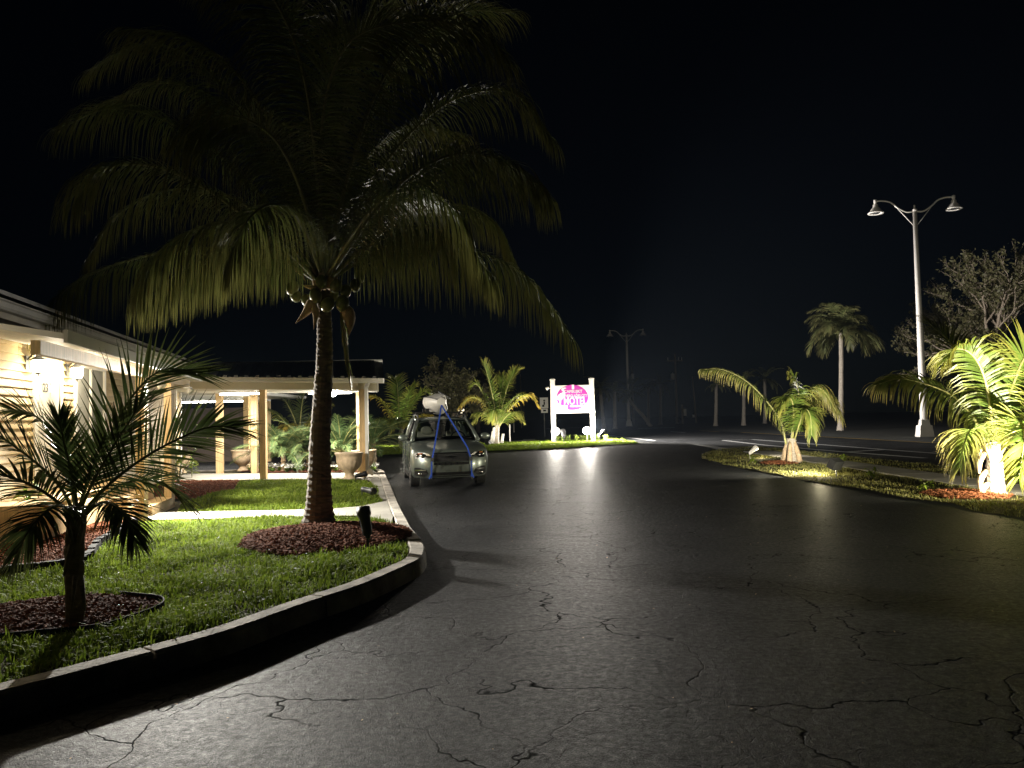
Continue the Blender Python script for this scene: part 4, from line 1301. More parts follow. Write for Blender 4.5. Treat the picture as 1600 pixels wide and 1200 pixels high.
# ------------------------------------------------------------------ small palm near the kerb
YS = 5.67
sm = thing('young_palm', 'small dark young palm in the kerbside mulch bed, lit from behind', 'palm tree')
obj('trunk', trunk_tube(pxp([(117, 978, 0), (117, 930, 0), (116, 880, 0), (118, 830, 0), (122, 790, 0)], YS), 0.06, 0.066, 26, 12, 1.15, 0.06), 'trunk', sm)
SMF = [   # leaf curve, droop, blade length, roll of the leaf about its rib
    ([(122, 800, 0), (140, 745, 0.05), (172, 680, 0.12), (210, 615, 0.2), (255, 578, 0.25), (315, 582, 0.3)], 0.02, 0.5, 1.05),
    ([(124, 800, 0), (148, 748, -0.15), (182, 690, -0.25), (222, 628, -0.3)], 0.0, 0.34, 0.5),
    ([(126, 805, 0), (165, 762, -0.1), (215, 722, -0.2), (270, 690, -0.25), (325, 668, -0.25), (370, 668, -0.25)], 0.05, 0.42, 0.9),
    ([(116, 800, 0), (92, 758, 0.05), (55, 722, 0.1), (5, 685, 0.15), (-50, 650, 0.2)], 0.04, 0.46, -0.9),
    ([(112, 805, 0), (78, 775, -0.2), (30, 750, -0.4), (-25, 740, -0.5), (-80, 760, -0.5)], 0.12, 0.42, -0.4),
    ([(118, 810, 0), (92, 790, -0.4), (55, 815, -0.7), (25, 865, -0.8)], 0.2, 0.42, 0.2),
    ([(126, 810, 0), (160, 785, -0.25), (192, 800, -0.4), (212, 845, -0.5)], 0.2, 0.4, -0.2),
    ([(124, 808, 0), (160, 775, 0.35), (205, 752, 0.6), (255, 755, 0.75), (295, 790, 0.8)], 0.12, 0.42, 0.5),
    ([(120, 800, 0), (106, 745, 0.3), (85, 690, 0.5), (55, 650, 0.65), (15, 640, 0.7)], 0.05, 0.42, -1.0),
    ([(121, 795, 0), (112, 740, 0.0), (100, 690, 0.02), (92, 650, 0.03)], 0.0, 0.3, 0.3),
]
for pts, h, lf, rl in SMF:
    frond(sm, pxp(pts, YS), 46, lf * 1.05, 0.018, h, 0.12, 0.011, 'leaf_small', 'rib_d', 0.14, (58, 16), 4, rl, 0.1)
lb = MB()
for (x0, y0, x1, y1) in ((112, 850, 100, 900), (128, 915, 133, 955), (122, 850, 133, 800), (112, 850, 104, 800), (118, 900, 112, 950)):
    lb.tube([D(x0, y0, YS - 0.08), D(x1, y1, YS - 0.11)], [0.02, 0.008], 6)
obj('leaf_stubs', lb, 'trunk', sm, True)


# ------------------------------------------------------------------ the lit palms
def young_palm(label, Y0, trunk, leaves, leafmat, n, leaf, width, rib, r0, r1, flare=1.2, husk=0, spread=(68, 24), ragged=0.2, vee=0.2, group=None):
    t = thing('young_palm', label, 'palm tree', group=group)
    path = pxp(trunk, Y0)
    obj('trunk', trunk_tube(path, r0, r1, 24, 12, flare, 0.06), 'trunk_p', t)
    for e in leaves:
        pts, h = e[0], e[1]
        mt = e[2] if len(e) > 2 else leafmat
        frond(t, pxp(pts, Y0), n, leaf, width, h, vee, rib, mt, 'rib', 0.13, spread, 4, e[3] if len(e) > 3 else rng.uniform(-0.25, 0.25), ragged)
    if husk:
        hb = MB()
        b, c = path[0], path[-1]
        for k in range(husk):
            an = k * 6.28 / husk + 0.3
            e = np.array([math.cos(an), math.sin(an), 0])
            hb.tube([b + e * r0 * 1.5 + [0, 0, 0.02], b * 0.5 + c * 0.5 + e * r0 * 1.05, c + e * r1 * 0.6], [r0 * 0.5, r0 * 0.42, r0 * 0.2], 7)
        obj('leaf_bases', hb, 'husk', t, True)
    return t


# behind the car, left and right
young_palm('lit young palm left of the parked car on the grass strip', 40.5,
           [(626, 698, 0), (626, 685, 0), (627, 668, 0)],
           [([(627, 670, 0), (624, 645, -0.2), (622, 620, -0.4), (620, 596, -0.6), (617, 590, -0.9)], 0.1),
            ([(627, 670, 0), (638, 645, 0.1), (650, 625, 0.2), (662, 612, 0.3), (670, 615, 0.3)], 0.14),
            ([(626, 670, 0), (612, 650, 0.2), (598, 630, 0.3), (584, 620, 0.3), (574, 624, 0.3)], 0.22, 'leaf_gold'),
            ([(626, 672, 0), (612, 662, -0.3), (600, 655, -0.5), (588, 658, -0.6), (584, 668, -0.6)], 0.3),
            ([(628, 672, 0), (642, 660, -0.2), (655, 650, -0.3), (668, 648, -0.3)], 0.26, 'leaf_gold'),
            ([(627, 672, 0), (622, 658, -0.6), (618, 655, -1.0), (612, 668, -1.2)], 0.35),
            ([(628, 672, 0), (636, 658, -0.6), (642, 660, -0.9), (646, 674, -1.1)], 0.35),
            ([(627, 670, 0), (632, 640, 0.6), (640, 615, 1.0), (648, 600, 1.2)], 0.15)], 'leaf_lit', 48, 0.9, 0.05, 0.03, 0.13, 0.12)
young_palm('lit bushy young palm between the parked car and the motel sign', 42.5,
           [(776, 694, 0), (776, 682, 0), (777, 664, 0)],
           [([(777, 664, 0), (772, 630, -0.2), (766, 602, -0.3), (760, 580, -0.4), (756, 567, -0.5)], 0.05),
            ([(778, 664, 0), (786, 630, 0), (794, 602, 0), (802, 584, 0.1), (809, 578, 0.2)], 0.08),
            ([(776, 666, 0), (762, 640, 0), (748, 624, 0), (734, 622, 0), (720, 634, 0)], 0.26, 'leaf_gold'),
            ([(776, 662, 0), (762, 630, 0.3), (752, 610, 0.4), (744, 600, 0.4), (738, 604, 0.4)], 0.16),
            ([(779, 666, 0), (796, 640, 0), (812, 624, 0), (826, 618, 0), (838, 630, 0)], 0.24, 'leaf_gold'),
            ([(779, 664, 0), (792, 636, 0.3), (806, 620, 0.5), (818, 618, 0.6)], 0.18),
            ([(776, 668, 0), (764, 652, -0.5), (752, 645, -0.8), (742, 655, -0.9)], 0.3),
            ([(779, 668, 0), (790, 652, -0.5), (802, 645, -0.8), (815, 655, -0.9)], 0.3),
            ([(777, 666, 0), (775, 645, -0.7), (772, 640, -1.1), (768, 655, -1.3)], 0.35),
            ([(778, 664, 0), (782, 620, 0.6), (786, 598, 0.9), (784, 588, 1.0)], 0.1)], 'leaf_lit', 52, 0.95, 0.05, 0.03, 0.15, 0.13)
bs = MB()
for (x, y0, y1) in ((768, 693, 674), (784, 692, 678), (770, 690, 668)):
    bs.tube([D(x, y0, 42.2), D(x + 2, y1, 42.3)], [0.09, 0.07], 7)
obj('cut_stems', bs, 'pole', [o for o in COL.objects if o.get('label', '').startswith('lit bushy')][0], True)
young_palm('golden-tinged young palm seen through the canopy behind the pygmy palms', 30.0,
           [(468, 716, 0), (468, 700, 0), (468, 682, 0)],
           [([(468, 684, 0), (460, 655, 0), (448, 630, 0), (436, 615, 0)], 0.15, 'leaf_small'),
            ([(468, 684, 0), (470, 650, 0.2), (474, 620, 0.3), (480, 604, 0.4)], 0.1, 'leaf_small'),
            ([(467, 686, 0), (450, 665, 0), (434, 648, 0), (420, 640, 0)], 0.25, 'leaf_lit'),
            ([(469, 686, 0), (482, 665, -0.2), (492, 655, -0.4), (502, 660, -0.5)], 0.3, 'leaf_gold'),
            ([(467, 688, 0), (458, 668, -0.5), (448, 664, -0.8), (440, 678, -0.9)], 0.35, 'leaf_gold'),
            ([(469, 686, 0), (486, 650, 0.4), (500, 635, 0.5), (512, 632, 0.6)], 0.2, 'leaf_lit')], 'leaf_lit', 40, 0.7, 0.045, 0.028, 0.13, 0.11)
# right: torn palm in mid verge
young_palm('torn young palm with two yellowing leaves on the right verge', 22.6,
           [(1238, 722, 0), (1237, 705, 0), (1236, 685, 0)],
           [([(1228, 694, 0), (1220, 660, 0), (1196, 625, 0), (1165, 595, 0), (1130, 578, 0), (1098, 577, 0)], 0.7, 'leaf_dry', 0.5),
            ([(1236, 694, 0), (1243, 655, -0.1), (1252, 625, -0.1), (1268, 606, -0.05), (1288, 612, 0), (1308, 645, 0)], 0.7, 'leaf_dry', 0.4),
            ([(1235, 694, 0), (1242, 650, -0.25), (1248, 618, -0.35), (1244, 598, -0.4), (1236, 584, -0.4)], 0.4, 'leaf_lit', 0.6),
            ([(1240, 692, 0), (1250, 660, -0.5), (1258, 640, -0.8), (1266, 650, -1.0), (1268, 680, -1.1)], 0.45, 'leaf_lit'),
            ([(1238, 692, 0), (1240, 655, -0.3), (1238, 628, -0.6), (1228, 620, -0.9), (1216, 640, -1.1)], 0.4, 'leaf_lit'),
            ([(1238, 692, 0), (1256, 650, 0.3), (1275, 620, 0.5), (1298, 622, 0.6), (1316, 655, 0.6)], 0.6, 'leaf_dry', 0.3)],
           'leaf_lit', 60, 0.78, 0.038, 0.026, 0.17, 0.14, 1.6, 5, (66, 30), 0.3)
# right foreground palm
PD = young_palm('large brightly lit young palm at the right picture edge', 13.4,
           [(1556, 772, 0), (1555, 745, 0), (1553, 715, 0), (1551, 690, 0)],
           [([(1549, 715, 0), (1525, 660, 0.1), (1490, 620, 0.2), (1445, 600, 0.3), (1405, 592, 0.3), (1374, 600, 0.3)], 0.5, 'leaf_dry', 0.7),
            ([(1553, 715, 0), (1549, 650, -0.25), (1538, 590, -0.5), (1520, 555, -0.7), (1495, 545, -0.8), (1475, 565, -0.9)], 0.3),
            ([(1556, 712, 0), (1568, 650, -0.1), (1585, 595, -0.2), (1604, 555, -0.3), (1640, 530, -0.4), (1690, 545, -0.4)], 0.1, 'leaf_lit', 1.0),
            ([(1560, 715, 0), (1580, 680, -0.3), (1595, 660, -0.5), (1600, 690, -0.8), (1592, 745, -0.9)], 0.1, 'leaf_lit', 0.2),
            ([(1552, 705, 0), (1535, 640, 0.6), (1510, 575, 1.0), (1480, 530, 1.3), (1450, 505, 1.5)], 0.12, 'leaf_big'),
            ([(1558, 712, 0), (1590, 670, 0.4), (1630, 640, 0.6), (1670, 640, 0.7), (1700, 670, 0.7)], 0.28),
            ([(1555, 708, 0), (1562, 640, 0.5), (1575, 580, 0.8), (1592, 540, 1.0)], 0.14),
            ([(1548, 716, 0), (1535, 690, -0.4), (1520, 670, -0.7), (1508, 690, -0.9), (1500, 730, -1.0)], 0.35, 'leaf_dry')],
           'leaf_lit', 78, 0.82, 0.034, 0.028, 0.15, 0.12, 1.3, 0, (68, 26), 0.2)
hk = MB()
for (x0, y0, x1, y1) in ((1540, 705, 1530, 740), (1541, 735, 1532, 768), (1543, 690, 1529, 712), (1545, 755, 1537, 775)):
    a, b = D(x0, y0, 13.3), D(x1, y1, 13.25)
    obj('dry_husk', MB().tube(catmull([a, (a + b) / 2 + [-0.05, 0, 0.03], b], 6), [0.03, 0.05, 0.055, 0.05, 0.04, 0.015], 6), 'husk', PD, True)
pass
for c, r, lab in (((7.75, 22.55), 0.55, 'small red mulch ring under the torn palm on the right verge'), ((7.9, 13.55), 0.7, 'red mulch ring under the large lit palm at the right')):
    poly = ell(c, r, r)
    f = mound(poly, 0.06)
    b = obj('mulch_bed', sheet(poly, 0.035, 0.15, lambda x, y: float(f(x, y))), 'mulch', kind='stuff'); tag(b, lab, 'mulch')
    chips('mulch_chips', poly, lambda x, y: 0.037 + f(x, y), 900, 0.07, 'mulch', '', b)
for (x, y, h, lab) in ((1362, 748, 0.28, 'spiky green weed growing on the verge in front of the pavement'), (1448, 768, 0.2, 'small light green weed near the lit right palm'), (1316, 722, 0.22, 'pale weed beside the pavement behind the floodlight'), (1176, 724, 0.25, 'bright green weed beside the small white spotlight')):
    g_ = G(x, y, 0.03)
    leafy_plant(g_[0], g_[1], 0.02, h, 6, lab, 'grass', 0.16)


# ------------------------------------------------------------------ pygmy palms in the flower bed
def pygmy(x, y, h, label, nf=20, L=1.2):
    t = thing('pygmy_palm', label, 'palm tree', (0, 0, 0), 0, 'pygmy palms behind the canopy walk')
    obj('trunk', trunk_tube([(x, y, 0.1), (x + 0.02, y, 0.1 + h / 2), (x, y, 0.12 + h)], 0.09, 0.07, 16, 10, 1.3, 0.2), 'husk', t)
    for k in range(nf):
        az = k * 2.4 + rng.uniform(-0.3, 0.3); el = rng.uniform(0.1, 1.35)
        frond(t, arc((x, y, h + 0.1), az, el, L * rng.uniform(0.8, 1.15), rng.uniform(1.0, 1.9)), 40, 0.36, 0.018, 0.2, 0.25, 0.01, 'leaf_blue', 'rib', 0.12, (62, 25), 3, rng.uniform(-0.3, 0.3))


pygmy(-6.75, 22.55, 0.55, 'feathery pygmy palm behind the front timber post', 30, 1.3)
pygmy(-6.1, 22.9, 0.6, 'feathery pygmy palm left of the big palm trunk', 30, 1.3)
pygmy(-5.0, 22.3, 0.55, 'feathery pygmy palm right of the big palm trunk', 30, 1.3)
pygmy(-4.35, 23.9, 0.7, 'feathery pygmy palm behind the planter urns', 30, 1.3)


# ------------------------------------------------------------------ motel sign
SY = 44.6
sl, sr = D(861, 690, SY), D(931, 688, SY)
sx0, sx1 = sl[0] + 0.17, sr[0] - 0.17
sgn = thing('motel_sign', 'floodlit white sign board with purple oval between two white posts', 'sign', ((sx0 + sx1) / 2, SY, 0.05), R(-2))
hw = (sx1 - sx0) / 2
ptop = D(857, 594, SY)[2]
for s in (-1, 1):
    p = obj('post', MB().box((s * hw, 0, (ptop - 0.05) / 2), (0.27, 0.27, ptop - 0.05)), 'white', sgn)
    obj('post_cap', MB().box((s * hw, 0, ptop - 0.03), (0.33, 0.33, 0.05)).box((s * hw, 0, ptop + 0.02), (0.3, 0.3, 0.06), None, 0.5), 'white', p)
bt, bb = D(895, 602, SY)[2] - 0.05, D(895, 645.5, SY)[2] - 0.05
obj('board', MB().box((0, 0.0, (bt + bb) / 2), (2 * hw - 0.28, 0.12, bt - bb)), 'white', sgn)
BW, BH = 2 * hw - 0.3, bt - bb
def on_board(me, x, z, y, sx=1.0, sz=1.0):
    for v in me.vertices:
        X, Yv, Z = v.co
        v.co = (x + X * sx, y - Z, z + Yv * sz)
    return me


purple = simple('purple_sign_paint', (0.4, 0.03, 0.3), 0.4, var=0.06, scale=2, bump=0)
m = MB()
n = 48
ex, ez = BW * 0.47, BH * 0.455
zc = (bt + bb) / 2 + BH * 0.06
ring = [(ex * math.cos(t), -0.066, zc + ez * math.sin(t)) for t in np.arange(n) * 2 * math.pi / n]
ring2 = [(x, -0.058, z) for x, _, z in ring]
m.add(ring + ring2, [tuple(range(n))] + [((k + 1) % n, k, n + k, n + (k + 1) % n) for k in range(n)])
oval = obj('purple_oval', m, purple, sgn)
wpaint = simple('white_sign_vinyl', (0.55, 0.54, 0.53), 0.5, var=0.03, bump=0)
for txt, size, z, x, sx, bold in (('CAPBUJKT', 0.23, zc + ez * 0.47, 0.05, 1.0, 0.004), ('EVERGLADES CITY', 0.23, zc + ez * 0.12, 0.2, 0.72, 0.004), ('MOTEL', 0.58, zc - ez * 0.3, 0.15, 0.72, 0.01)):
    me = on_board(text_mesh(txt, size, 0.004, bold), x, z, -0.071, sx, 1.0)
    me.materials.clear(); me.materials.append(wpaint)
    lt = obj('lettering', me, None, oval)
m = MB().box((0.25, -0.07, zc - ez * 0.68), (0.8, 0.008, 0.09))
obj('underline', m, 'white', oval)
m = MB().box((0.05, -0.07, zc + ez * 0.83), (0.13, 0.008, 0.26))
obj('top_stroke', m, 'white', oval)
# white wading bird silhouette
bird = [(0.60, 0.93), (0.5, 0.985), (0.36, 0.96), (0.28, 0.86), (0.33, 0.77), (0.42, 0.7), (0.36, 0.66), (0.2, 0.6), (0.08, 0.5), (0.0, 0.36), (-0.04, 0.2), (0.06, 0.22), (0.14, 0.16),
        (0.17, -0.05), (0.2, -0.3), (0.14, -0.33), (0.27, -0.33), (0.23, -0.05), (0.26, 0.18), (0.34, 0.25), (0.42, 0.34), (0.5, 0.5), (0.52, 0.66), (0.46, 0.78), (0.42, 0.84), (0.48, 0.89)]
bx0 = -ex * 0.98
m = MB()
V = [(bx0 + 0.95 * a, -0.0705, zc - ez * 0.42 + b * 0.92) for a, b in bird]
nb = len(V)
m.add(V + [(a, -0.064, c) for a, _, c in V], [tuple(range(nb)), tuple(range(2 * nb - 1, nb - 1, -1))])
bm_ = bmesh.new(); me = m.mesh('bird_silhouette'); bm_.from_mesh(me)
bmesh.ops.triangulate(bm_, faces=bm_.faces[:]); bm_.to_mesh(me); bm_.free()
obj('bird_silhouette', me, 'white', oval)
m = MB().box((bx0 + 0.3, -0.07, zc - ez * 0.72), (0.62, 0.01, 0.18))
obj('bird_ground', m, 'white', oval)
# small spotlight on the left post
t = thing('security_spotlight', 'small white spotlight bracketed to the left post of the motel sign', 'spotlight', (sx0 - 0.14, SY - 0.02, D(850, 607, SY)[2]))
obj('arm', MB().tube([(0, 0, 0), (-0.12, -0.03, 0.0)], 0.025, 8), 'white', t)
obj('head', MB().lathe([(0.03, -0.08), (0.07, -0.02), (0.09, 0.1), (0.0, 0.09)], 14, (-0.16, -0.04, 0.02), rot=np.array(Matrix.Rotation(R(-130), 3, 'Y'))), 'white', t, True)


def flood(x, y, z, label, aimv, power, col, es, cone=None, s=1.0, mat='dgrey', glassr=0.13, back=None):
    """box floodlight on a spike, round glass front"""
    az = math.atan2(aimv[1], aimv[0]); tl = math.atan2(aimv[2], math.hypot(aimv[0], aimv[1]))
    t = thing('floodlight', label, 'floodlight', (x, y, z), az, 'floodlights in the grass')
    obj('spike', MB().tube([(0, 0, -0.1), (0, 0, 0.16 * s)], 0.014, 8), mat, t)
    rot = np.array(Matrix.Rotation(-tl, 3, 'Y'))
    c = np.array([0, 0, 0.25 * s])
    obj('housing', MB().box(c, (0.13 * s, 0.26 * s, 0.19 * s), rot), mat, t)
    fr = MB()
    for (yy, zz, a, b) in ((0, 0.095, 0.27, 0.018), (0, -0.095, 0.27, 0.018), (0.13, 0, 0.018, 0.19), (-0.13, 0, 0.018, 0.19)):
        fr.box(c + rot @ np.array([0.075 * s, yy * s, zz * s]), (0.03 * s, a * s, b * s), rot)
    obj('front_frame', fr, mat, t)
    d = rot @ np.array([1.0, 0, 0])
    obj('glass', MB().box(c + d * 0.07 * s, (0.012 * s, 0.24 * s, 0.17 * s), rot), emissive('flood_glow', col, es), t)
    p = c + d * 0.14 * s
    if cone:
        lamp('flood_beam', 'SPOT', tuple(p), power, col, 0.08, aim=tuple(p + d), cone=cone, blend=0.7, parent=t)
    else:
        lamp('flood_beam', 'POINT', tuple(p), power, col, 0.1, parent=t)
    return t


def bulb_flood(px, py, Y, label, power, ax, ay):
    p = D(px, py, Y)
    t = thing('sign_floodlight', label, 'floodlight', (p[0], p[1], 0.05), 0, 'floodlights at the foot of the sign')
    h = p[2] - 0.05
    obj('stand', MB().tube([(0, 0, -0.05), (0, 0, h - 0.18)], 0.025, 8), 'dgrey', t)
    obj('socket', MB().lathe([(0.05, h - 0.22), (0.07, h - 0.16), (0.07, h - 0.12)], 12), 'dgrey', t, True)
    obj('globe', MB().ball((0, 0, h), (0.24, 0.24, 0.22), 16), emissive('flood_globe', (1.0, 0.94, 0.8), 25), t, True)
    lamp('flood_spill', 'POINT', (0, -0.3, h), power * 0.36, (1.0, 0.93, 0.82), 0.24, parent=t)
    lamp('flood_beam', 'SPOT', (0, -0.32, h), power, (1.0, 0.93, 0.82), 0.22, aim=(ax, ay, h + 0.12), cone=176, blend=0.15, parent=t)
    return t


bulb_flood(868, 674, SY - 0.75, 'glaring floodlight at the left foot of the motel sign', 1900, -0.25, -1.3)
bulb_flood(917, 673, SY - 0.75, 'glaring floodlight at the right foot of the motel sign', 2800, 0.8, -0.92)
stake_light(*(G(881, 691, 0.05)[:2]), 0.05, 'dark garden spotlight on a stake left of centre before the sign', R(90), R(30), None, 1.9)
stake_light(*(G(938, 690, 0.05)[:2]), 0.05, 'dark garden spotlight on a stake before the right sign post', R(60), R(20), None, 1.9)
for i in range(9):
    x = sx0 + 0.1 + i * 0.36 + rng.uniform(-0.1, 0.1)
    leafy_plant(x, SY - 0.15 + rng.uniform(-0.25, 0.2), 0.04, 0.42, 9, ('leftmost', 'second', 'third', 'fourth', 'middle', 'sixth', 'seventh', 'eighth', 'rightmost')[i] + ' leafy shrub, counted from the left, in the row under the sign board', 'croton', 0.16)['group'] = 'shrubs under the sign board'

sf_ = [o for o in COL.objects if o.type == 'EMPTY' and o.get('label', '').startswith('glaring floodlight at the right')][0]
lamp('added_side_beam', 'SPOT', (0.3, -0.1, 0.75), 28000, (1.0, 0.94, 0.86), 0.2, aim=(2.3, 0.1, 1.15), cone=138, blend=0.4, parent=sf_)  # added beam without its own head, brightens street lamp and trees at right

# floods for the palms
flood(*(G(637, 697, 0.05)[:2]), 0.05, 'small floodlight shining at the palm left of the parked car', (-0.5, 0.8, 0.9), 1200, (1.0, 0.93, 0.74), 30, None, 1.1)
flood(*(G(762, 699, 0.05)[:2]), 0.05, 'low floodlight in front of the bushy palm near the sign', (0.45, 0.75, 1.0), 1500, (1.0, 0.93, 0.74), 15, 130, 1.0)
flood(*(D(476, 700, 24.6)[:2]), 0.45, 'bright spotlight between the trunk and the pygmy palms', (-0.5, 0.3, 0.8), 380, (1.0, 0.9, 0.65), 40, None, 1.2)
flood(*(G(1307, 745, 0.03)[:2]), 0.03, 'square black floodlight on the verge facing the torn palm', (-0.5, 0.9, 0.6), 2400, (1.0, 0.93, 0.72), 12, 150, 1.15)
stake_light(*(G(1172, 716, 0.03)[:2]), 0.03, 'small white spotlight on the verge left of the torn palm', R(20), R(35), (600, (1.0, 0.92, 0.7), 140, 4), 1.0, 'pole')
flood(8.45, 11.9, 0.03, 'floodlight in the grass before the large right palm, just out of view', (-0.3, 1.0, 0.9), 1900, (1.0, 0.9, 0.64), 12, 150, 1.1)


for nm_, p_, lp_ in (('spill', G(1307, 745, 0.03), 60), ('spill', G(1168, 716, 0.03), 45)):
    src = min((o for o in COL.objects if o.type == 'EMPTY' and o.name.split('.')[0] in ('floodlight', 'garden_spotlight')), key=lambda o: (o.location.x - p_[0]) ** 2 + (o.location.y - p_[1]) ** 2)
    lamp('flood_spill', 'POINT', (0.42, 0.0, 0.16), lp_, (1.0, 0.88, 0.55), 0.1, parent=src)


# ------------------------------------------------------------------ street lamps
def street_lamp(x, y, H, label, rz=0.0, s=1.0):
    t = thing('street_lamp', label, 'street lamp', (x, y, 0), rz, 'white twin-arm street lamps')
    obj('base', MB().box((0, 0, 0.3 * s), (0.72 * s, 0.72 * s, 0.6 * s), None, 0.82).box((0, 0, 0.75 * s), (0.46 * s, 0.46 * s, 0.32 * s), None, 0.8), 'pole', t)
    obj('pole', MB().tube([(0, 0, 0.5), (0, 0, H * 0.4), (0, 0, H)], [0.2 * s, 0.165 * s, 0.11 * s], 14), 'pole', t, True)
    obj('finial', MB().lathe([(0.13 * s, H - 0.04), (0.13 * s, H + 0.06), (0.05 * s, H + 0.1), (0.05 * s, H + 0.28), (0.0, H + 0.32)], 10), 'pole', t, True)
    for sg in (-1, 1):
        pts = [(0.1, H - 0.06), (0.45, H - 0.06), (0.85, H + 0.18), (1.2, H + 0.5), (1.6, H + 0.62), (1.98, H + 0.62)]
        arm = obj('arm', MB().tube(catmull([(sg * a * s, 0, H + (b - H) * s) for a, b in pts], 20), 0.045 * s, 8), 'pole', t, True)
        obj('brace', MB().tube([(sg * 0.1 * s, 0, H - 0.8 * s), (sg * 0.85 * s, 0, H + 0.14 * s)], 0.025 * s, 6), 'pole', t, True)
        c = (sg * 2.0 * s, 0, H + 0.62 * s)
        sh = obj('shade', MB().lathe([(0.0, 0.12 * s), (0.09 * s, 0.08 * s), (0.09 * s, -0.06 * s), (0.06 * s, -0.12 * s), (0.13 * s, -0.2 * s), (0.14 * s, -0.32 * s), (0.22 * s, -0.4 * s), (0.3 * s, -0.52 * s), (0.36 * s, -0.6 * s), (0.42 * s, -0.64 * s), (0.4 * s, -0.68 * s), (0.3 * s, -0.66 * s), (0.24 * s, -0.6 * s)], 20, c, cap=False), 'pole', t, True)
        obj('lens', MB().lathe([(0.25 * s, -0.62 * s), (0.15 * s, -0.68 * s), (0.0, -0.7 * s)], 16, c, cap=False), 'dgrey', sh, True)
    return t


nl = G(1445, 682, 0)
Hn = D(1431, 326, nl[1])[2]
street_lamp(nl[0], nl[1], Hn - 0.1, 'tall white twin-arm street lamp behind the right palms', R(-8), 1.0)
fl = G(983, 666, 0)
Hf = D(979, 524, fl[1])[2]
street_lamp(fl[0], fl[1], Hf, 'distant white twin-arm street lamp beyond the sign', R(-5), 1.02)

# ------------------------------------------------------------------ utility poles and roadside bits
up = G(1058, 662, 0)
H1 = D(1056, 553, up[1])[2]
t = thing('utility_pole', 'distant wooden utility pole with cross-arm and transformer', 'utility pole', (up[0], up[1], 0), R(6))
obj('pole', MB().tube([(0, 0, -0.2), (0, 0, H1)], [0.19, 0.12], 10), 'oldwood', t, True)
obj('crossarm', MB().beam((-1.1, 0.15, H1 - 0.95), (1.1, 0.15, H1 - 0.95), 0.12, 0.14), 'oldwood', t)
for x in (-1.0, 0.55, 1.0):
    obj('insulator', MB().lathe([(0.04, 0), (0.08, 0.06), (0.05, 0.12), (0.06, 0.3), (0.03, 0.45)], 8, (x, 0.15, H1 - 0.9)), 'pole', t, True)
for s in (-1, 1):
    obj('brace', MB().beam((0, 0.2, H1 - 1.7), (s * 0.6, 0.2, H1 - 1.0), 0.03, 0.05), 'dgrey', t)
obj('transformer', MB().lathe([(0.0, -0.45), (0.23, -0.45), (0.25, -0.3), (0.25, 0.35), (0.2, 0.45), (0.05, 0.5), (0.05, 0.6)], 14, (-0.42, 0, H1 - 3.2)), 'pole', t, True)
obj('meter_box', MB().box((0.3, 0, 0.3), (0.5, 0.3, 0.35)), 'dgrey', t)
g_ = G(1087, 661, 0); h_ = D(1084, 588, g_[1])[2]
t = thing('utility_pole', 'thin leaning pole with a guy wire right of the utility pole', 'utility pole', (g_[0], g_[1], 0))
obj('pole', MB().tube([(0.1, 0, -0.2), (-0.25, 0, h_)], [0.14, 0.09], 8), 'oldwood', t, True)
obj('guy_wire', MB().tube([(0.0, 0, 2.6), (1.5, 0, 0)], 0.012, 5), 'dgrey', t)
obj('meter_box', MB().box((-0.28, 0, 1.0), (0.28, 0.2, 0.4)), 'pole', t)
g_ = G(1069, 662, 0)
t = thing('roadside_notice', 'small white lit notice panel on a short post by the utility pole', 'sign', (g_[0], g_[1], 0))
obj('post', MB().box((-0.2, 0, 1.3), (0.22, 0.2, 2.7)), 'oldwood', t)
obj('panel', MB().box((0.15, -0.12, 1.55), (0.38, 0.04, 0.95)), 'pole', t)
g_ = D(850, 632, 58.0)
t = thing('road_sign', 'white rectangular road sign left of the motel sign', 'sign', (g_[0], 58.0, 0))
obj('post', MB().box((0.0, 0.05, 1.2), (0.07, 0.05, 3.4)), 'dgrey', t)
obj('plate', MB().box((0, 0, g_[2] + 0.12), (0.62, 0.02, 0.8)), 'pole', t)
obj('plate', MB().box((0.02, 0, g_[2] - 0.47), (0.5, 0.02, 0.32)), 'pole', t)
mk = MB(); mk.box((0.02, -0.013, g_[2] + 0.3), (0.14, 0.006, 0.1)).box((0.02, -0.013, g_[2] + 0.1), (0.1, 0.006, 0.24)).box((-0.06, -0.013, g_[2] - 0.1), (0.16, 0.006, 0.16)).box((0.03, -0.013, g_[2] - 0.46), (0.22, 0.006, 0.12))
obj('symbol', mk, 'black', t)
for (x, y, y1, Y, w, lab) in ((797, 689, 664, 46.0, 0.07, 'short white marker post on the grass by the bushy palm'), (803, 672, 662, 75.0, 0.12, 'short pale bollard across the road behind the bushy palm'), (815, 664, 585, 100.0, 0.1, 'thin distant pole behind the bushy palm')):
    a = D(x, y, Y); h_ = D(x - 1, y1, Y)[2]
    t = thing('marker_post', lab, 'post', (a[0], Y, 0))
    obj('shaft', MB().box((0, 0, h_ / 2), (w, w, h_)), 'pole' if Y < 80 else 'oldwood', t)
    obj('cap', MB().box((0, 0, h_ + 0.02), (w * 1.25, w * 1.25, 0.04), None, 0.6), 'pole' if Y < 80 else 'oldwood', t)
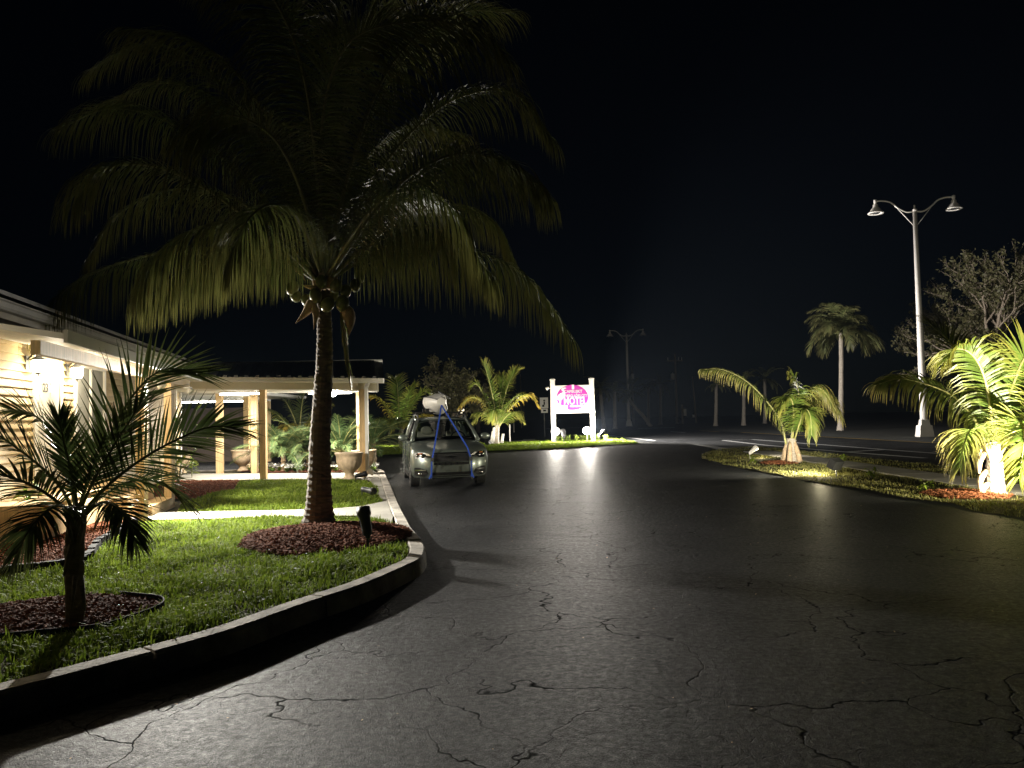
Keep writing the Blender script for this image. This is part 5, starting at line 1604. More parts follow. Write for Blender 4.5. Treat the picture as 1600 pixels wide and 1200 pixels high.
# two distant lights
a = D(721, 643, 80.0)
t = thing('distant_lantern', 'small lit box lantern far behind the parked car', 'lamp', (a[0], 80.0, 0))
obj('post', MB().tube([(0, 0, 0), (0, 0, a[2] - 0.3)], 0.06, 8), 'dgrey', t)
obj('lit_panel', MB().box((0, 0, a[2]), (0.5, 0.5, 0.5), None, 1.1), emissive('far_lantern_glow', (1, 0.85, 0.6), 2.2), t)
obj('cap', MB().box((0, 0, a[2] + 0.31), (0.65, 0.65, 0.1), None, 0.4), 'dgrey', t)
a = D(580, 661, 90.0)
t = thing('twin_lamp', 'pair of tiny white lights beyond the canopy downspout', 'lamp', (a[0], 90.0, 0))
obj('post', MB().tube([(0, 0, 0), (0, 0, a[2] - 0.2)], 0.05, 8), 'dgrey', t)
obj('bar', MB().beam((-0.3, 0, a[2] - 0.18), (0.3, 0, a[2] - 0.18), 0.06, 0.06), 'dgrey', t)
for s in (-1, 1):
    obj('bulb', MB().ball((s * 0.2, 0, a[2]), 0.15, 10), emissive('far_bulb', (0.95, 0.97, 1), 4), t, True)


# ------------------------------------------------------------------ far trees and palms
def far_palm(x, y, top, Y, w, label, leafmat='leaf_far', r=0.16, L=None, nf=14, lean=0.0, hang=0.35, fan=False, tm='trunk_p', n=30, leafl=0.62, els=(-0.35, 1.2), bend=1.0):
    b = D(x, y, Y); c = D(x + lean, top, Y)
    b[2] = -0.05
    t = thing('palm_tree', label, 'palm tree')
    mid = (b + c) / 2 + np.array([(c[0] - b[0]) * 0.12, 0, 0])
    obj('trunk', trunk_tube([b, mid, c], r, r * 0.72, 24, 10, 1.35, 0.05), tm, t)
    L = L or w / 2 / FPX * Y
    for k in range(nf):
        az = k * 2.4 + rng.uniform(-0.2, 0.2); el = rng.uniform(*els)
        frond(t, arc(c, az, el, L * rng.uniform(0.85, 1.2), bend + 0.9 * rng.random() if not fan else 0.5), n, leafl * L * 0.36, 0.07 if not fan else 0.06, hang, 0.2, 0.035, leafmat, 'rib_d', 0.12 if not fan else 0.45, (70, 25), 3, 0)
    return t


rp = G(1313, 672, 0)
far_palm(1313, 672, 520, rp[1], 112, 'tall slim palm standing across the road in the right half', 'leaf_far', 0.2, 2.9, 28, 1, 0.3, n=44, leafl=1.15, els=(-0.1, 1.5), bend=1.9)
FP = [(1195, 664, 592, 95, 60, 'dim distant palm behind the torn palm', 0), (1118, 662, 600, 85, 50, 'dim distant palm trunk left of the torn palm', 1), (1162, 665, 596, 85, 55, 'faint distant palm between the poles and the torn palm', 0),
      (1032, 660, 600, 105, 50, 'faint palm trunk left of the utility pole', 0), (1013, 660, 606, 108, 45, 'faint thin palm trunk right of the distant street lamp', 0),
      (944, 665, 606, 80, 56, 'pale leaning palm trunk just right of the motel sign', -6), (961, 665, 612, 82, 60, 'pale palm trunk between the sign and the distant street lamp', -1)]
for x, y, top, Y, w, lab, ln in FP:
    far_palm(x, y, top, Y, w, lab, 'leaf_far', 0.22, None, 13, ln, 0.4, n=22)
# leaning cabbage palm by the distant lamp
b = D(1017, 665, 92.0); b[2] = -0.05
pts = [b, D(1005, 650, 92), D(992, 636, 92), D(984, 625, 92), D(983, 612, 92)]
t = thing('palm_tree', 'leaning cabbage palm crossing the foot of the distant street lamp', 'palm tree')
obj('trunk', trunk_tube(pts, 0.22, 0.17, 24, 10, 1.1, 0.05), 'trunk_p', t)
for k in range(22):
    frond(t, arc(pts[-1], k * 2.4, rng.uniform(-0.7, 1.3), 1.9, 0.7), 22, 0.5, 0.06, 0.3, 0.1, 0.03, 'leaf_far', 'rib_d', 0.5, (60, 15), 3)
# utility pole faint behind
g_ = D(990, 664, 118); h_ = D(989, 572, 118)[2]
t = thing('utility_pole', 'faint pole with a small transformer just right of the distant street lamp', 'utility pole', (g_[0], 118, 0))
obj('pole', MB().tube([(0, 0, -0.2), (0, 0, h_)], [0.17, 0.11], 8), 'oldwood', t, True)
obj('transformer', MB().lathe([(0.0, -0.4), (0.22, -0.4), (0.22, 0.35), (0.1, 0.45)], 10, (0, -0.3, h_ - 1.6)), 'pole', t, True)


def tree(base, H, spread, label, leafmat, levels=5, leaves=3, lsize=0.14, up=0.5, seed=1, trunk_r=0.22, bare=False, droop=0.0, forks=3, stems=1, cat='tree', ldens=1.0):
    r = np.random.default_rng(seed)
    t = thing('tree', label, cat, tuple(base))
    br, lv_p, lv_d = MB(), [], []
    def grow(p, d, L, rad, lev):
        n = 5
        pts = [p]
        for i in range(n):
            d = d + r.normal(0, 0.13, 3) + np.array([0, 0, 0.05 * up - droop * (lev < 2) * 0.12])
            d /= np.linalg.norm(d)
            pts.append(pts[-1] + d * L / n)
        br.tube(pts, np.linspace(rad, rad * 0.62, n + 1), 7 if lev > 2 else 4, cap=False)
        if lev <= 2:
            for q in pts[1:]:
                for _ in range(leaves):
                    if r.random() < ldens:
                        lv_p.append(q + r.normal(0, 0.13 * spread, 3)); lv_d.append(d)
        if lev == 0:
            return
        k = forks if lev > 1 else forks + 1
        for j in range(k):
            a = r.uniform(0, 6.28); sp = r.uniform(0.35, 0.95) * spread
            s1 = np.cross(d, [0.3, 0.2, 1]); s1 /= np.linalg.norm(s1); s2 = np.cross(d, s1)
            nd_ = d + (math.cos(a) * s1 + math.sin(a) * s2) * sp + np.array([0, 0, 0.12 * up])
            nd_ /= np.linalg.norm(nd_)
            q = pts[r.integers(2, n + 1)] if j else pts[-1]
            grow(q, nd_, L * r.uniform(0.62, 0.86), rad * 0.6, lev - 1)
    for s in range(stems):
        a = s * 2.1 + 0.4
        d0 = np.array([math.cos(a) * 0.25 * (stems > 1), math.sin(a) * 0.25 * (stems > 1), 1.0]); d0 /= np.linalg.norm(d0)
        grow(np.zeros(3), d0, H * 0.3, trunk_r, levels)
    obj('trunk', br, 'bark', t, True)
    if lv_p:
        P = np.array(lv_p); n = len(P)
        d = r.normal(0, 1, (n, 3)); d[:, 2] -= droop * 2; d /= np.linalg.norm(d, axis=1)[:, None]
        s = np.cross(d, r.normal(0, 1, (n, 3))); s /= np.linalg.norm(s, axis=1)[:, None]
        L = (lsize * r.uniform(0.6, 1.4, n))[:, None]
        V = np.stack([P, P + d * L * 0.5 + s * L * 0.28, P + d * L, P + d * L * 0.5 - s * L * 0.28], 1).reshape(-1, 3)
        mb = MB(); mb.add(V, [(4 * i, 4 * i + 1, 4 * i + 2, 4 * i + 3) for i in range(n)], np.repeat(r.uniform(0.01, 0.9, n), 4))
        obj('crown', mb, leafmat, t)
    return t


g_ = D(705, 672, 60.0)
tree((g_[0], 60.0, 0), 7.4, 0.85, 'dim grey-green tree with a forked trunk standing behind the car', 'leaf_tree', 5, 5, 0.2, 0.8, 3, 0.26, droop=0.25, forks=3)
g_ = D(748, 670, 78.0)
tree((g_[0], 78.0, 0), 7.2, 0.9, 'darker bushy tree behind the bushy lit palm', 'leaf_tree', 5, 4, 0.22, 0.6, 5, 0.24, droop=0.2, forks=3)
g_ = D(1578, 668, 55.0)
tree((g_[0], 55.0, 0), 11.8, 0.66, 'large thin-leaved tree with bare pale branches at the right edge', 'leaf_tree', 6, 2, 0.26, 0.7, 11, 0.34, forks=3, stems=2, ldens=0.9)

# ------------------------------------------------------------------ parked car with a kayak on its roof
def car_paint():
    m, nt, b = new_mat('grey_green_metallic')
    b.inputs['Base Color'].default_value = (0.2, 0.235, 0.185, 1)
    b.inputs['Metallic'].default_value = 0.6
    b.inputs['Roughness'].default_value = 0.33
    b.inputs['Coat Weight'].default_value = 0.9
    b.inputs['Coat Roughness'].default_value = 0.06
    tc = nd(nt, 'ShaderNodeTexCoord')
    n = nd(nt, 'ShaderNodeTexNoise', i_Scale=5.0, i_Detail=6.0)
    nt.links.new(tc.outputs['Object'], n.inputs['Vector'])
    r = ramp(nt, n.outputs[0], [(0.35, (0.19, 0.225, 0.205)), (0.7, (0.23, 0.26, 0.235))])
    nt.links.new(r.outputs[0], b.inputs['Base Color'])
    return m


M['carpaint'] = car_paint()
M['chrome'] = simple('chrome', (0.7, 0.7, 0.68), 0.18, metal=1.0, var=0.05, bump=0)
M['rubber'] = simple('tyre_rubber', (0.025, 0.025, 0.025), 0.75, var=0.3, scale=12, bump=0.3)
M['rim'] = simple('alloy_rim', (0.5, 0.5, 0.49), 0.3, metal=0.9, var=0.1, bump=0)
M['seat'] = simple('seat_cloth', (0.3, 0.28, 0.24), 0.9, var=0.15, bump=0.2)
M['glass'] = glass_mat('window_glass', (0.55, 0.6, 0.58), 0.4)
M['lensglass'] = glass_mat('headlight_cover', (0.92, 0.92, 0.92), 0.4)
M['amber'] = simple('amber_reflector', (0.6, 0.16, 0.02), 0.3, var=0.1, bump=0)
M['blue'] = simple('blue_webbing', (0.03, 0.09, 0.5), 0.6, var=0.2, scale=30, bump=0.2, bscale=200)
M['kayak'] = simple('grey_white_kayak', (0.62, 0.6, 0.56), 0.5, var=0.12, scale=4, bump=0.1)
YAW = R(11)
fa = np.array([-1.585, 18.36])               # midpoint of the front tyre contacts
fwd = np.array([math.sin(YAW), -math.cos(YAW)])
org = fa + fwd * 0.92
car = thing('parked_car', 'grey-green SUV facing the camera with a kayak strapped on its roof', 'car', (org[0], org[1], 0), YAW)
HWD = 0.9
def w_of(Y):
    return HWD * min(1.0, (max(Y, 0.002) / 0.42) ** 0.25)
def yz(z, Y):
    k = max(0.0, 1 - Y / 0.9)
    return 0.09 * ((z - 0.5) / 0.34) ** 2 * k if z > 0.5 else 0.07 * ((z - 0.5) / 0.3) ** 2 * k
def hood(Y):
    return float(np.interp(Y, [0, 0.08, 0.3, 0.7, 1.15, 1.5, 3.9, 4.3, 4.55], [0.84, 0.87, 0.93, 1.0, 1.05, 1.06, 1.07, 1.06, 0.98]))
secs = [0.002, 0.012, 0.04, 0.09, 0.17, 0.28, 0.42, 0.65, 0.9, 1.15, 1.45, 2.2, 3.0, 3.7, 4.1, 4.35, 4.5, 4.56]
rings = []
for Y in secs:
    w = w_of(Y)
    if Y > 4.2:
        w *= 1 - 0.16 * ((Y - 4.2) / 0.36) ** 2
    zt = hood(Y); zb = 0.24 if Y < 0.5 or Y > 4.2 else 0.2
    half = [(0.0, zb), (w * 0.55, zb), (w * 0.9, zb), (w * 0.965, zb + 0.07), (w * 0.985, 0.42), (w, 0.56), (w * 0.995, 0.68), (w * 0.975, zt - 0.14), (w * 0.955, zt - 0.075), (w * 0.86, zt - 0.028), (w * 0.72, zt - 0.004), (w * 0.45, zt + 0.012), (0.0, zt + 0.02)]
    full = half + [(-x, z) for x, z in half[-2:0:-1]]
    rings.append([(x, Y + yz(z, Y), z) for x, z in full])
nr = len(rings[0])
V = [v for r in rings for v in r]
F = [(i * nr + k, (i + 1) * nr + k, (i + 1) * nr + (k + 1) % nr, i * nr + (k + 1) % nr) for i in range(len(rings) - 1) for k in range(nr)]
F += [tuple(range(nr)), tuple((len(rings) - 1) * nr + k for k in range(nr - 1, -1, -1))]
body = obj('body', MB().add(V, F), 'carpaint', car, True)
cut_m = MB()
WH = [(sx * 0.775, y) for y in (0.92, 3.56) for sx in (-1, 1)]
for x, y in WH:
    pr = [(0.0, -0.2), (0.405, -0.2), (0.405, 0.3), (0.0, 0.3)]
    s = 1 if x > 0 else -1
    rot = np.array(Matrix.Rotation(R(90) * s, 3, 'Y'))
    cut_m.lathe([(0.405, -0.22), (0.405, 0.35)], 28, (x, y, 0.35), rot=rot)
cutter = obj('cutter', cut_m, 'black')
bmx = bmesh.new()
for o in (body, cutter):
    bmx.from_mesh(o.data); bmesh.ops.recalc_face_normals(bmx, faces=bmx.faces[:]); bmx.to_mesh(o.data); bmx.clear()
bmx.free()
md = body.modifiers.new('arches', 'BOOLEAN'); md.object = cutter; md.operation = 'DIFFERENCE'; md.solver = 'EXACT'
cutter.parent = car
dg = bpy.context.evaluated_depsgraph_get()
nm_ = bpy.data.meshes.new_from_object(body.evaluated_get(dg))
body.modifiers.clear(); body.data = nm_
bpy.data.objects.remove(cutter)
for p in nm_.polygons:
    p.use_smooth = True
try:
    nm_.set_sharp_from_angle(angle=R(35))
except Exception:
    pass
fp = lambda x, z, out=0.008: (x, 0.42 * (abs(x) / HWD) ** 4 + yz(z, 0.05) - out, z)      # point on the front skin
def patch(poly, out=0.008, thick=0.03):
    """panel that follows the nose; poly in (x, z)"""
    m = MB()
    n = len(poly)
    a = [fp(x, z, out) for x, z in poly]
    b = [fp(x, z, out - thick) for x, z in poly]
    cx = sum(x for x, z in poly) / n; cz = sum(z for x, z in poly) / n
    m.add(a + b + [fp(cx, cz, out)], [(k, (k + 1) % n, 2 * n) for k in range(n)] + [((k + 1) % n, k, n + k, n + (k + 1) % n) for k in range(n)])
    return m


def dense(poly, k=4):
    out = []
    for i in range(len(poly)):
        a, b = np.array(poly[i]), np.array(poly[(i + 1) % len(poly)])
        out += [tuple(a + (b - a) * j / k) for j in range(k)]
    return out


def grid_patch(x0, x1, z0, z1, out, nx=12):
    """rectangular strip over the curved nose, closed behind"""
    m = MB()
    xs_ = np.linspace(x0, x1, nx + 1)
    a = [fp(x, z, out) for z in (z0, z1) for x in xs_]; b = [fp(x, z, out - 0.03) for z in (z0, z1) for x in xs_]
    n = nx + 1
    F = [(k, k + 1, n + k + 1, n + k) for k in range(nx)] + [(2 * n + k + 1, 2 * n + k, k, k + 1)[::-1] for k in range(nx)] + [(n + k, n + k + 1, 3 * n + k + 1, 3 * n + k) for k in range(nx)]
    F += [(0, n, 3 * n, 2 * n), (n - 1, 2 * n + n - 1, 3 * n + n - 1, 2 * n - 1)]
    return m.add(a + b, F)


grl = obj('grille', grid_patch(-0.4, 0.4, 0.6, 0.79, 0.006), 'black', car)
for k in range(6):
    obj('grille_bar', grid_patch(-0.39, 0.39, 0.612 + k * 0.03, 0.622 + k * 0.03, 0.014), 'dgrey', grl)
obj('chrome_strip', grid_patch(-0.41, 0.41, 0.79, 0.808, 0.016), 'chrome', car)
sl_ = obj('slot_panel', grid_patch(-0.4, 0.4, 0.53, 0.585, 0.008), 'chrome', car)
for k in range(6):
    x = -0.335 + k * 0.134
    obj('air_slot', grid_patch(x - 0.055, x + 0.055, 0.537, 0.577, 0.014, 3), 'black', sl_)
em = MB()
em.add([fp(-0.15, 0.708, 0.02), fp(-0.05, 0.715, 0.024), fp(0, 0.735, 0.028), fp(0.05, 0.715, 0.024), fp(0.15, 0.708, 0.02), fp(0.05, 0.7, 0.024), fp(0, 0.685, 0.028), fp(-0.05, 0.7, 0.024)], [(0, 1, 2, 3, 4, 5, 6, 7)])
obj('emblem', em, 'chrome', grl)
obj('plate_panel', grid_patch(-0.17, 0.17, 0.4, 0.5, 0.006), 'carpaint', car)
obj('lower_intake', grid_patch(-0.46, 0.46, 0.3, 0.365, 0.006), 'black', car)
obj('skid_trim', grid_patch(-0.5, 0.5, 0.262, 0.288, 0.012), 'chrome', car)
for s in (-1, 1):
    pl = [(s * 0.45, 0.735), (s * 0.52, 0.79), (s * 0.7, 0.82), (s * 0.8, 0.82), (s * 0.815, 0.76), (s * 0.79, 0.675), (s * 0.6, 0.67)]
    hl = obj('headlight', patch(dense(pl), 0.004), 'rim', car)
    obj('reflector', MB().ball(fp(s * 0.62, 0.735, 0.0), (0.075, 0.03, 0.055), 12), 'chrome', hl, True)
    obj('reflector', MB().ball(fp(s * 0.74, 0.75, 0.0), (0.055, 0.04, 0.05), 12), 'chrome', hl, True)
    obj('indicator', MB().ball(fp(s * 0.66, 0.79, 0.0), (0.09, 0.03, 0.016), 10), 'amber', hl, True)
    obj('lens_cover', patch(dense(pl), 0.03, 0.01), 'lensglass', hl)
    pl = [(s * 0.52, 0.34), (s * 0.58, 0.43), (s * 0.72, 0.475), (s * 0.82, 0.47), (s * 0.82, 0.3), (s * 0.64, 0.27)]
    fg = obj('fog_recess', patch(dense(pl), 0.006), 'black', car)
    obj('fog_lamp', MB().ball(fp(s * 0.7, 0.335, 0.02), (0.05, 0.03, 0.05), 12), 'chrome', fg, True)
    obj('trim_blade', grid_patch(min(s * 0.58, s * 0.8), max(s * 0.58, s * 0.8), 0.405, 0.43, 0.02, 4), 'chrome', fg)
# greenhouse: glass, pillars, roof
wb = [(x, 1.12 + 0.16 * (abs(x) / 0.78) ** 2, 1.055 - 0.01 * abs(x)) for x in np.linspace(-0.78, 0.78, 11)]
wt = [(x, 1.86 + 0.12 * (abs(x) / 0.6) ** 2, 1.56 - 0.03 * (abs(x) / 0.6) ** 2) for x in np.linspace(-0.6, 0.6, 11)]
ws = MB(); NV = 6
V = []
for j in range(NV + 1):
    t_ = j / NV
    for a, b in zip(wb, wt):
        p = np.array(a) * (1 - t_) + np.array(b) * t_
        p[1] -= 0.05 * math.sin(math.pi * t_)
        V.append(p)
ws.add(V, [(j * 11 + k, j * 11 + k + 1, (j + 1) * 11 + k + 1, (j + 1) * 11 + k) for j in range(NV) for k in range(10)])
obj('windscreen', ws, 'glass', car, True)
rv, nx = [], 11
for Y, z, w in ((1.86, 1.56, 0.6), (2.1, 1.605, 0.625), (2.7, 1.635, 0.635), (3.4, 1.625, 0.63), (4.0, 1.58, 0.6)):
    for x in np.linspace(-1, 1, nx):
        rv.append((x * w, Y + (0.12 * x * x if Y < 2 else 0), z - 0.05 * abs(x) ** 2.5))
for Y, z, w in ((4.0, 1.54, 0.6), (2.7, 1.59, 0.6), (1.95, 1.52, 0.57)):
    for x in np.linspace(-1, 1, nx):
        rv.append((x * w, Y + (0.12 * x * x if Y < 2 else 0), z - 0.05 * abs(x) ** 2.5))
obj('roof', MB().add(rv, [(j * nx + k, j * nx + k + 1, ((j + 1) % 8) * nx + k + 1, ((j + 1) % 8) * nx + k) for j in range(8) for k in range(nx - 1)]), 'carpaint', car, True)
for s in (-1, 1):
    def P(*a):
        return [(s * x, y, z) for x, y, z in a]
    obj('pillar', MB().tube(P((0.8, 1.26, 1.03), (0.72, 1.6, 1.3), (0.625, 1.98, 1.54)), [0.055, 0.045, 0.045], 8), 'carpaint', car, True)
    obj('pillar', MB().tube(P((0.82, 2.45, 1.05), (0.74, 2.48, 1.35), (0.635, 2.5, 1.575)), 0.035, 8), 'black', car, True)
    obj('pillar', MB().tube(P((0.8, 3.6, 1.05), (0.72, 3.55, 1.35), (0.62, 3.5, 1.57)), 0.06, 8), 'carpaint', car, True)
    obj('pillar', MB().tube(P((0.75, 4.4, 1.05), (0.68, 4.2, 1.35), (0.59, 3.98, 1.54)), 0.06, 8), 'carpaint', car, True)
    obj('roof_edge', MB().tube(P((0.62, 1.96, 1.53), (0.64, 2.5, 1.58), (0.635, 3.4, 1.575), (0.595, 4.0, 1.53)), 0.035, 8), 'carpaint', car, True)
    obj('side_window', MB().add(P((0.81, 1.36, 1.05), (0.825, 2.43, 1.06), (0.64, 2.48, 1.565), (0.635, 2.0, 1.53)), [(0, 1, 2, 3)]), 'glass', car)
    obj('side_window', MB().add(P((0.825, 2.48, 1.06), (0.81, 3.56, 1.06), (0.63, 3.48, 1.56), (0.64, 2.52, 1.57)), [(0, 1, 2, 3)]), 'glass', car)
    obj('side_window', MB().add(P((0.805, 3.64, 1.06), (0.755, 4.34, 1.06), (0.6, 3.97, 1.53), (0.625, 3.54, 1.56)), [(0, 1, 2, 3)]), 'glass', car)
    mr = obj('wing_mirror', MB().ball((s * 1.0, 1.42, 1.13), (0.12, 0.07, 0.085), 14), 'carpaint', car, True)
    obj('mirror_arm', MB().tube([(s * 0.83, 1.4, 1.06), (s * 0.93, 1.42, 1.1)], 0.03, 8), 'black', mr, True)
    rl = obj('roof_rail', MB().tube(P((0.6, 2.0, 1.585), (0.6, 2.12, 1.66), (0.61, 2.8, 1.685), (0.6, 3.7, 1.67), (0.58, 3.85, 1.59)), 0.022, 8), 'dgrey', car, True)
    obj('door_line', MB().box((s * 0.897, 2.47, 0.72), (0.012, 0.008, 0.6)), 'black', car)
    obj('side_cladding', MB().box((s * 0.872, 2.24, 0.24), (0.05, 1.8, 0.09)), 'black', car)
    obj('headrest', MB().ball((s * 0.37, 2.35, 1.28), (0.14, 0.07, 0.11), 12), 'seat', car, True)
    obj('seat_back', MB().box((s * 0.37, 2.4, 0.95), (0.5, 0.14, 0.6), np.array(Matrix.Rotation(R(-12), 3, 'X')), 0.86), 'seat', car)
obj('rear_window', MB().add([(-0.7, 4.46, 1.06), (0.7, 4.46, 1.06), (0.55, 4.05, 1.53), (-0.55, 4.05, 1.53)], [(0, 1, 2, 3)]), 'glass', car)
obj('dashboard', MB().tube([(-0.74, 1.45, 1.04), (0, 1.4, 1.06), (0.74, 1.45, 1.04)], 0.09, 8), 'black', car, True)
sa = np.arange(17) * 2 * math.pi / 16
obj('steering_wheel', MB().tube([(0.37 + 0.18 * math.cos(a), 1.72 + 0.06 * math.sin(a), 1.08 + 0.17 * math.sin(a)) for a in sa], 0.018, 6, cap=False), 'black', car, True)
obj('rear_mirror', MB().box((0, 1.93, 1.47), (0.2, 0.03, 0.06)), 'black', car)
for s in (-1, 1):
    obj('wiper', MB().tube([(s * 0.35 - 0.1, 1.13, 1.075), (s * 0.35 + 0.3, 1.2, 1.1)], 0.009, 5), 'black', car)
for y in (2.25, 3.3):
    cbz = obj('crossbar', MB().box((0, y, 1.735), (1.26, 0.06, 0.035)), 'black', car)
    for s in (-1, 1):
        obj('bar_foot', MB().box((s * 0.6, y, 1.71), (0.07, 0.09, 0.07)), 'black', cbz)
for i, (x, y) in enumerate(WH):
    s = 1 if x > 0 else -1
    rot = np.array(Matrix.Rotation(R(90) * s, 3, 'Y')) if True else None
    tyre = [(0.22, -0.11), (0.3, -0.112), (0.335, -0.1), (0.346, -0.07), (0.349, -0.03), (0.349, 0.03), (0.346, 0.07), (0.335, 0.1), (0.3, 0.112), (0.22, 0.11)]
    wh = obj('wheel', MB().lathe([(0.345, -0.1), (0.349, -0.075), (0.34, -0.07), (0.349, -0.065), (0.349, -0.03), (0.34, -0.025), (0.349, -0.02), (0.349, 0.02), (0.34, 0.025), (0.349, 0.03), (0.349, 0.065), (0.34, 0.07), (0.349, 0.075), (0.345, 0.1), (0.3, 0.113), (0.23, 0.11), (0.23, -0.11), (0.3, -0.113), (0.345, -0.1)], 40, (x, y, 0.349), rot=rot, cap=False), 'rubber', car, True)
    rm = MB().lathe([(0.235, 0.09), (0.22, 0.095), (0.2, 0.05), (0.0, 0.04)], 30, (x, y, 0.349), rot=rot, cap=False)
    for k in range(5):
        a = k * 1.2566
        rm.beam(np.array([x, y, 0.349]) + rot @ np.array([0.03 * math.cos(a), 0.03 * math.sin(a), 0.085]), np.array([x, y, 0.349]) + rot @ np.array([0.225 * math.cos(a), 0.225 * math.sin(a), 0.09]), 0.05, 0.05, up=tuple(rot @ np.array([0, 0, 1.0])))
    obj('rim', rm, 'rim', wh)

# kayak: pointed hull lying on its side on the crossbars
kay = thing('kayak', 'pale grey kayak lying tilted on the roof bars of the SUV', 'kayak', (0, 0, 0), 0)
kay.location = (org[0] + fwd[0] * 0 + math.cos(YAW) * (-0.1), org[1] + math.sin(YAW) * (-0.1), 0)
kay.rotation_euler = (0, 0, YAW)
tilt = R(33)
V, n = [], 18
st_y = np.linspace(0, 1, 17)
for u in st_y:
    Y = 1.25 + 2.9 * u
    e = math.sin(math.pi * (0.06 + 0.9 * u)) ** 0.7
    w, dk, hl = 0.33 * e, 0.13 * e + 0.07, 0.2 * e + 0.05
    rise = 0.04 * (2 * u - 1) ** 2
    for k in range(n):
        a = 2 * math.pi * k / n
        cx, cz = math.copysign(abs(math.cos(a)) ** 0.75, math.cos(a)) * w, math.sin(a)
        cz = cz * (dk if cz > 0 else hl) * (1.0 if cz > 0 else 0.9)
        if math.sin(a) > 0:
            cx = math.cos(a) * w
            cz = 1.75 * dk * (1 - abs(math.cos(a)) ** 1.25)
        x, z = cx * math.cos(tilt) + (cz + rise) * math.sin(tilt), -cx * math.sin(tilt) + (cz + rise) * math.cos(tilt)
        V.append((x, Y, z + 1.95))
hull = MB().add(V, [(j * n + k, (j + 1) * n + k, (j + 1) * n + (k + 1) % n, j * n + (k + 1) % n) for j in range(16) for k in range(n)] + [tuple(range(n)), tuple(16 * n + k for k in range(n - 1, -1, -1))])
hl_ = obj('hull', hull, 'kayak', kay, True)
hl_.data.set_sharp_from_angle(angle=R(32))
def kp(x, y, z):
    return (x * math.cos(tilt) + z * math.sin(tilt), y, -x * math.sin(tilt) + z * math.cos(tilt) + 1.95)
obj('gunwale', MB().tube([kp(-0.335 * math.sin(math.pi * (0.06 + 0.9 * u)) ** 0.7, 1.25 + 2.9 * u, 0.04 * (2 * u - 1) ** 2) for u in st_y], 0.014, 6), 'dgrey', kay, True)
obj('gunwale', MB().tube([kp(0.335 * math.sin(math.pi * (0.06 + 0.9 * u)) ** 0.7, 1.25 + 2.9 * u, 0.04 * (2 * u - 1) ** 2) for u in st_y], 0.014, 6), 'dgrey', kay, True)
cr = [kp(0.16 * math.cos(a), 1.7 + 0.3 * math.sin(a), 0.25 + 0.02 * math.sin(a)) for a in np.arange(21) * 2 * math.pi / 20]
obj('cockpit_rim', MB().tube(cr, 0.02, 6, cap=False), 'dgrey', kay, True)
for x in (-0.24, 0.2):
    obj('cradle', MB().box((x, 2.25, 1.78), (0.08, 0.12, 0.12)), 'black', kay)
    obj('cradle', MB().box((x, 3.3, 1.78), (0.08, 0.12, 0.12)), 'black', kay)
obj('bow_handle', MB().tube([kp(-0.06, 1.27, 0.14), kp(0, 1.2, 0.16), kp(0.06, 1.27, 0.14)], 0.012, 6), 'black', kay, True)

# blue tie-down straps from the bow to the bumper corners
def cl(x, y, z):
    return np.array([org[0] + x * math.cos(YAW) - y * math.sin(YAW), org[1] + x * math.sin(YAW) + y * math.cos(YAW), z])
bow = cl(-0.08, 1.22, 1.9)
for s, lab in ((-1, 'blue webbing strap from the kayak bow to the left of the bumper'), (1, 'blue webbing strap from the kayak bow to the right of the bumper')):
    t = thing('tie_down_strap', lab, 'strap', tuple(bow), 0, 'blue kayak straps')
    e0 = cl(s * 0.38, 0.06, 0.905) - bow
    e1 = cl(s * 0.45, -0.035, 0.62) - bow
    e2 = cl(s * 0.46, 0.03, 0.24) - bow
    m = MB()
    pts = [np.zeros(3), e0 * 0.5 + np.array([0, 0, 0.0]), e0, e1, e2]
    for a, b in zip(pts[:-1], pts[1:]):
        m.beam(a, b, 0.034, 0.006, up=(0, -0.9, 0.45))
    obj('webbing', m, 'blue', t)
    obj('buckle', MB().box(e0 * 0.12 + e1 * 0.88, (0.06, 0.03, 0.09)), 'dgrey', t)
    obj('hook', MB().tube([e2, e2 + [0, 0.03, -0.05], e2 + [0, 0.08, -0.02]], 0.012, 6), 'dgrey', t, True)
    obj('loose_tail', MB().beam(e2 * 0.75 + e1 * 0.25, e2 + [0.05 * s, -0.01, -0.02], 0.03, 0.006, up=(0, -1, 0)), 'blue', t)

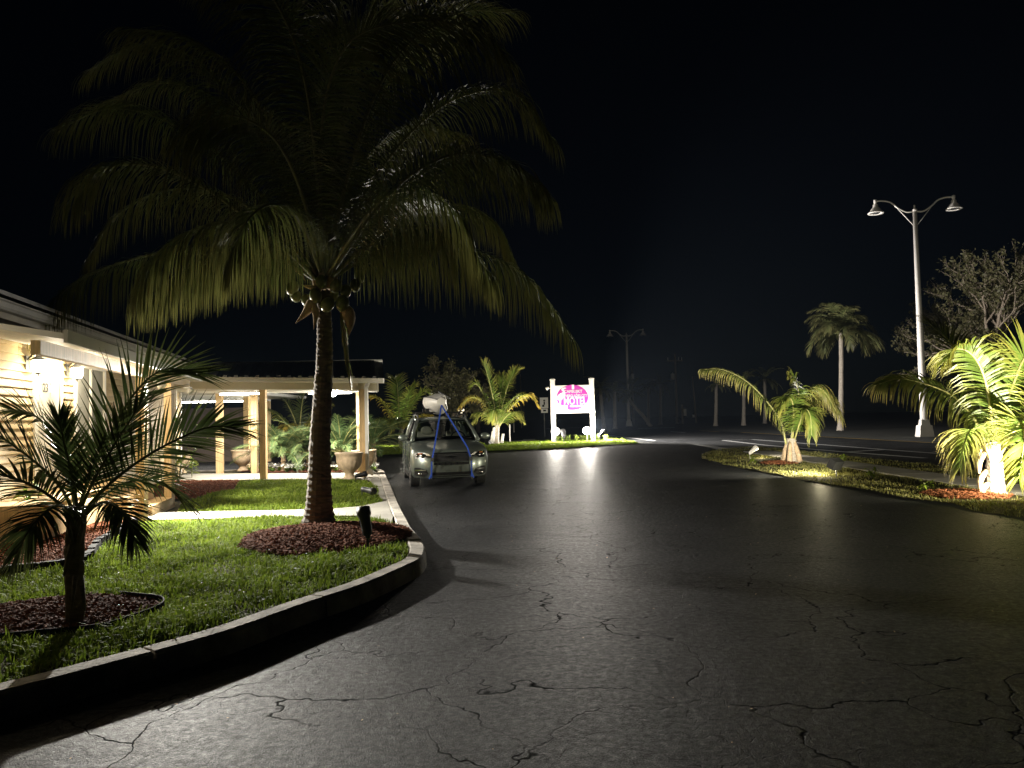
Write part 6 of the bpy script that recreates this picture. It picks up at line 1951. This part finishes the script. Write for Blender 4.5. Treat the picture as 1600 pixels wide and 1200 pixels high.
# ------------------------------------------------------------------ put every empty at the foot of its thing
bpy.context.view_layer.update()
for o in list(COL.objects):
    if o.type == 'EMPTY' and o.parent is None and o.location.length < 1e-6 and o.get('kind') != 'structure':
        ms = [c for c in o.children if c.type == 'MESH']
        first = ms[0]
        for c in ms:
            if c.name.split('.')[0] in ('trunk', 'post', 'base', 'wall'):
                first = c
                break
        co = np.zeros(len(first.data.vertices) * 3); first.data.vertices.foreach_get('co', co); co = co.reshape(-1, 3)
        low = co[co[:, 2] < co[:, 2].min() + 0.05]
        b = Vector((float(low[:, 0].mean()), float(low[:, 1].mean()), float(co[:, 2].min())))
        o.location = b
        for c in o.children:
            c.location = c.location - b

# ------------------------------------------------------------------ fallen petals and dry bits on lawn, kerb and drive
def litter(name, x, y, z, size, mat, label):
    n = len(x)
    az = rng.uniform(0, 6.28, n); L = size * rng.uniform(0.5, 1.5, n)
    d = np.stack([np.cos(az), np.sin(az), rng.uniform(-0.2, 0.4, n)], 1) * L[:, None]
    sd = np.stack([-np.sin(az), np.cos(az), rng.uniform(-0.3, 0.3, n)], 1) * (L * 0.4)[:, None]
    c = np.stack([x, y, z], 1)
    V = np.stack([c - d, c + sd, c + d, c - sd], 1).reshape(-1, 3)
    o = obj(name, MB().add(V, [(4 * i, 4 * i + 1, 4 * i + 2, 4 * i + 3) for i in range(n)]), mat, kind='stuff')
    tag(o, label, 'leaf litter')


x, y = sample_poly(lawn_front, 4)
litter('fallen_petals', x, y, 0.165 + rng.uniform(0, 0.03, len(x)), 0.012, 'petal', 'pale petals and dry bits scattered over the front lawn')
x = rng.uniform(-3, 7, 260); y = rng.uniform(3, 20, 260)
k = ~inside([tuple(p) for p in kc] + [(-30, 23.6), (-30, 2.4)], x, y) & inside(drive_poly, x, y)
litter('grit', x[k], y[k], np.full(k.sum(), 0.006), 0.01, 'husk', 'scattered grit and leaf scraps on the driveway')

# ------------------------------------------------------------------ thin volume added so that the lamps get a glow
hz, nt_, b_ = new_mat('glow_haze')
nt_.nodes.remove(b_)
pv = nt_.nodes.new('ShaderNodeVolumePrincipled')
pv.inputs['Color'].default_value = (0.6, 0.75, 1.0, 1)
pv.inputs['Density'].default_value = 0.00015
pv.inputs['Anisotropy'].default_value = 0.2
nt_.links.new(pv.outputs[0], nt_.nodes['Material Output'].inputs['Volume'])
o = obj('haze', MB().box((0, 115, 10), (330, 300, 22.2)), hz, kind='stuff')
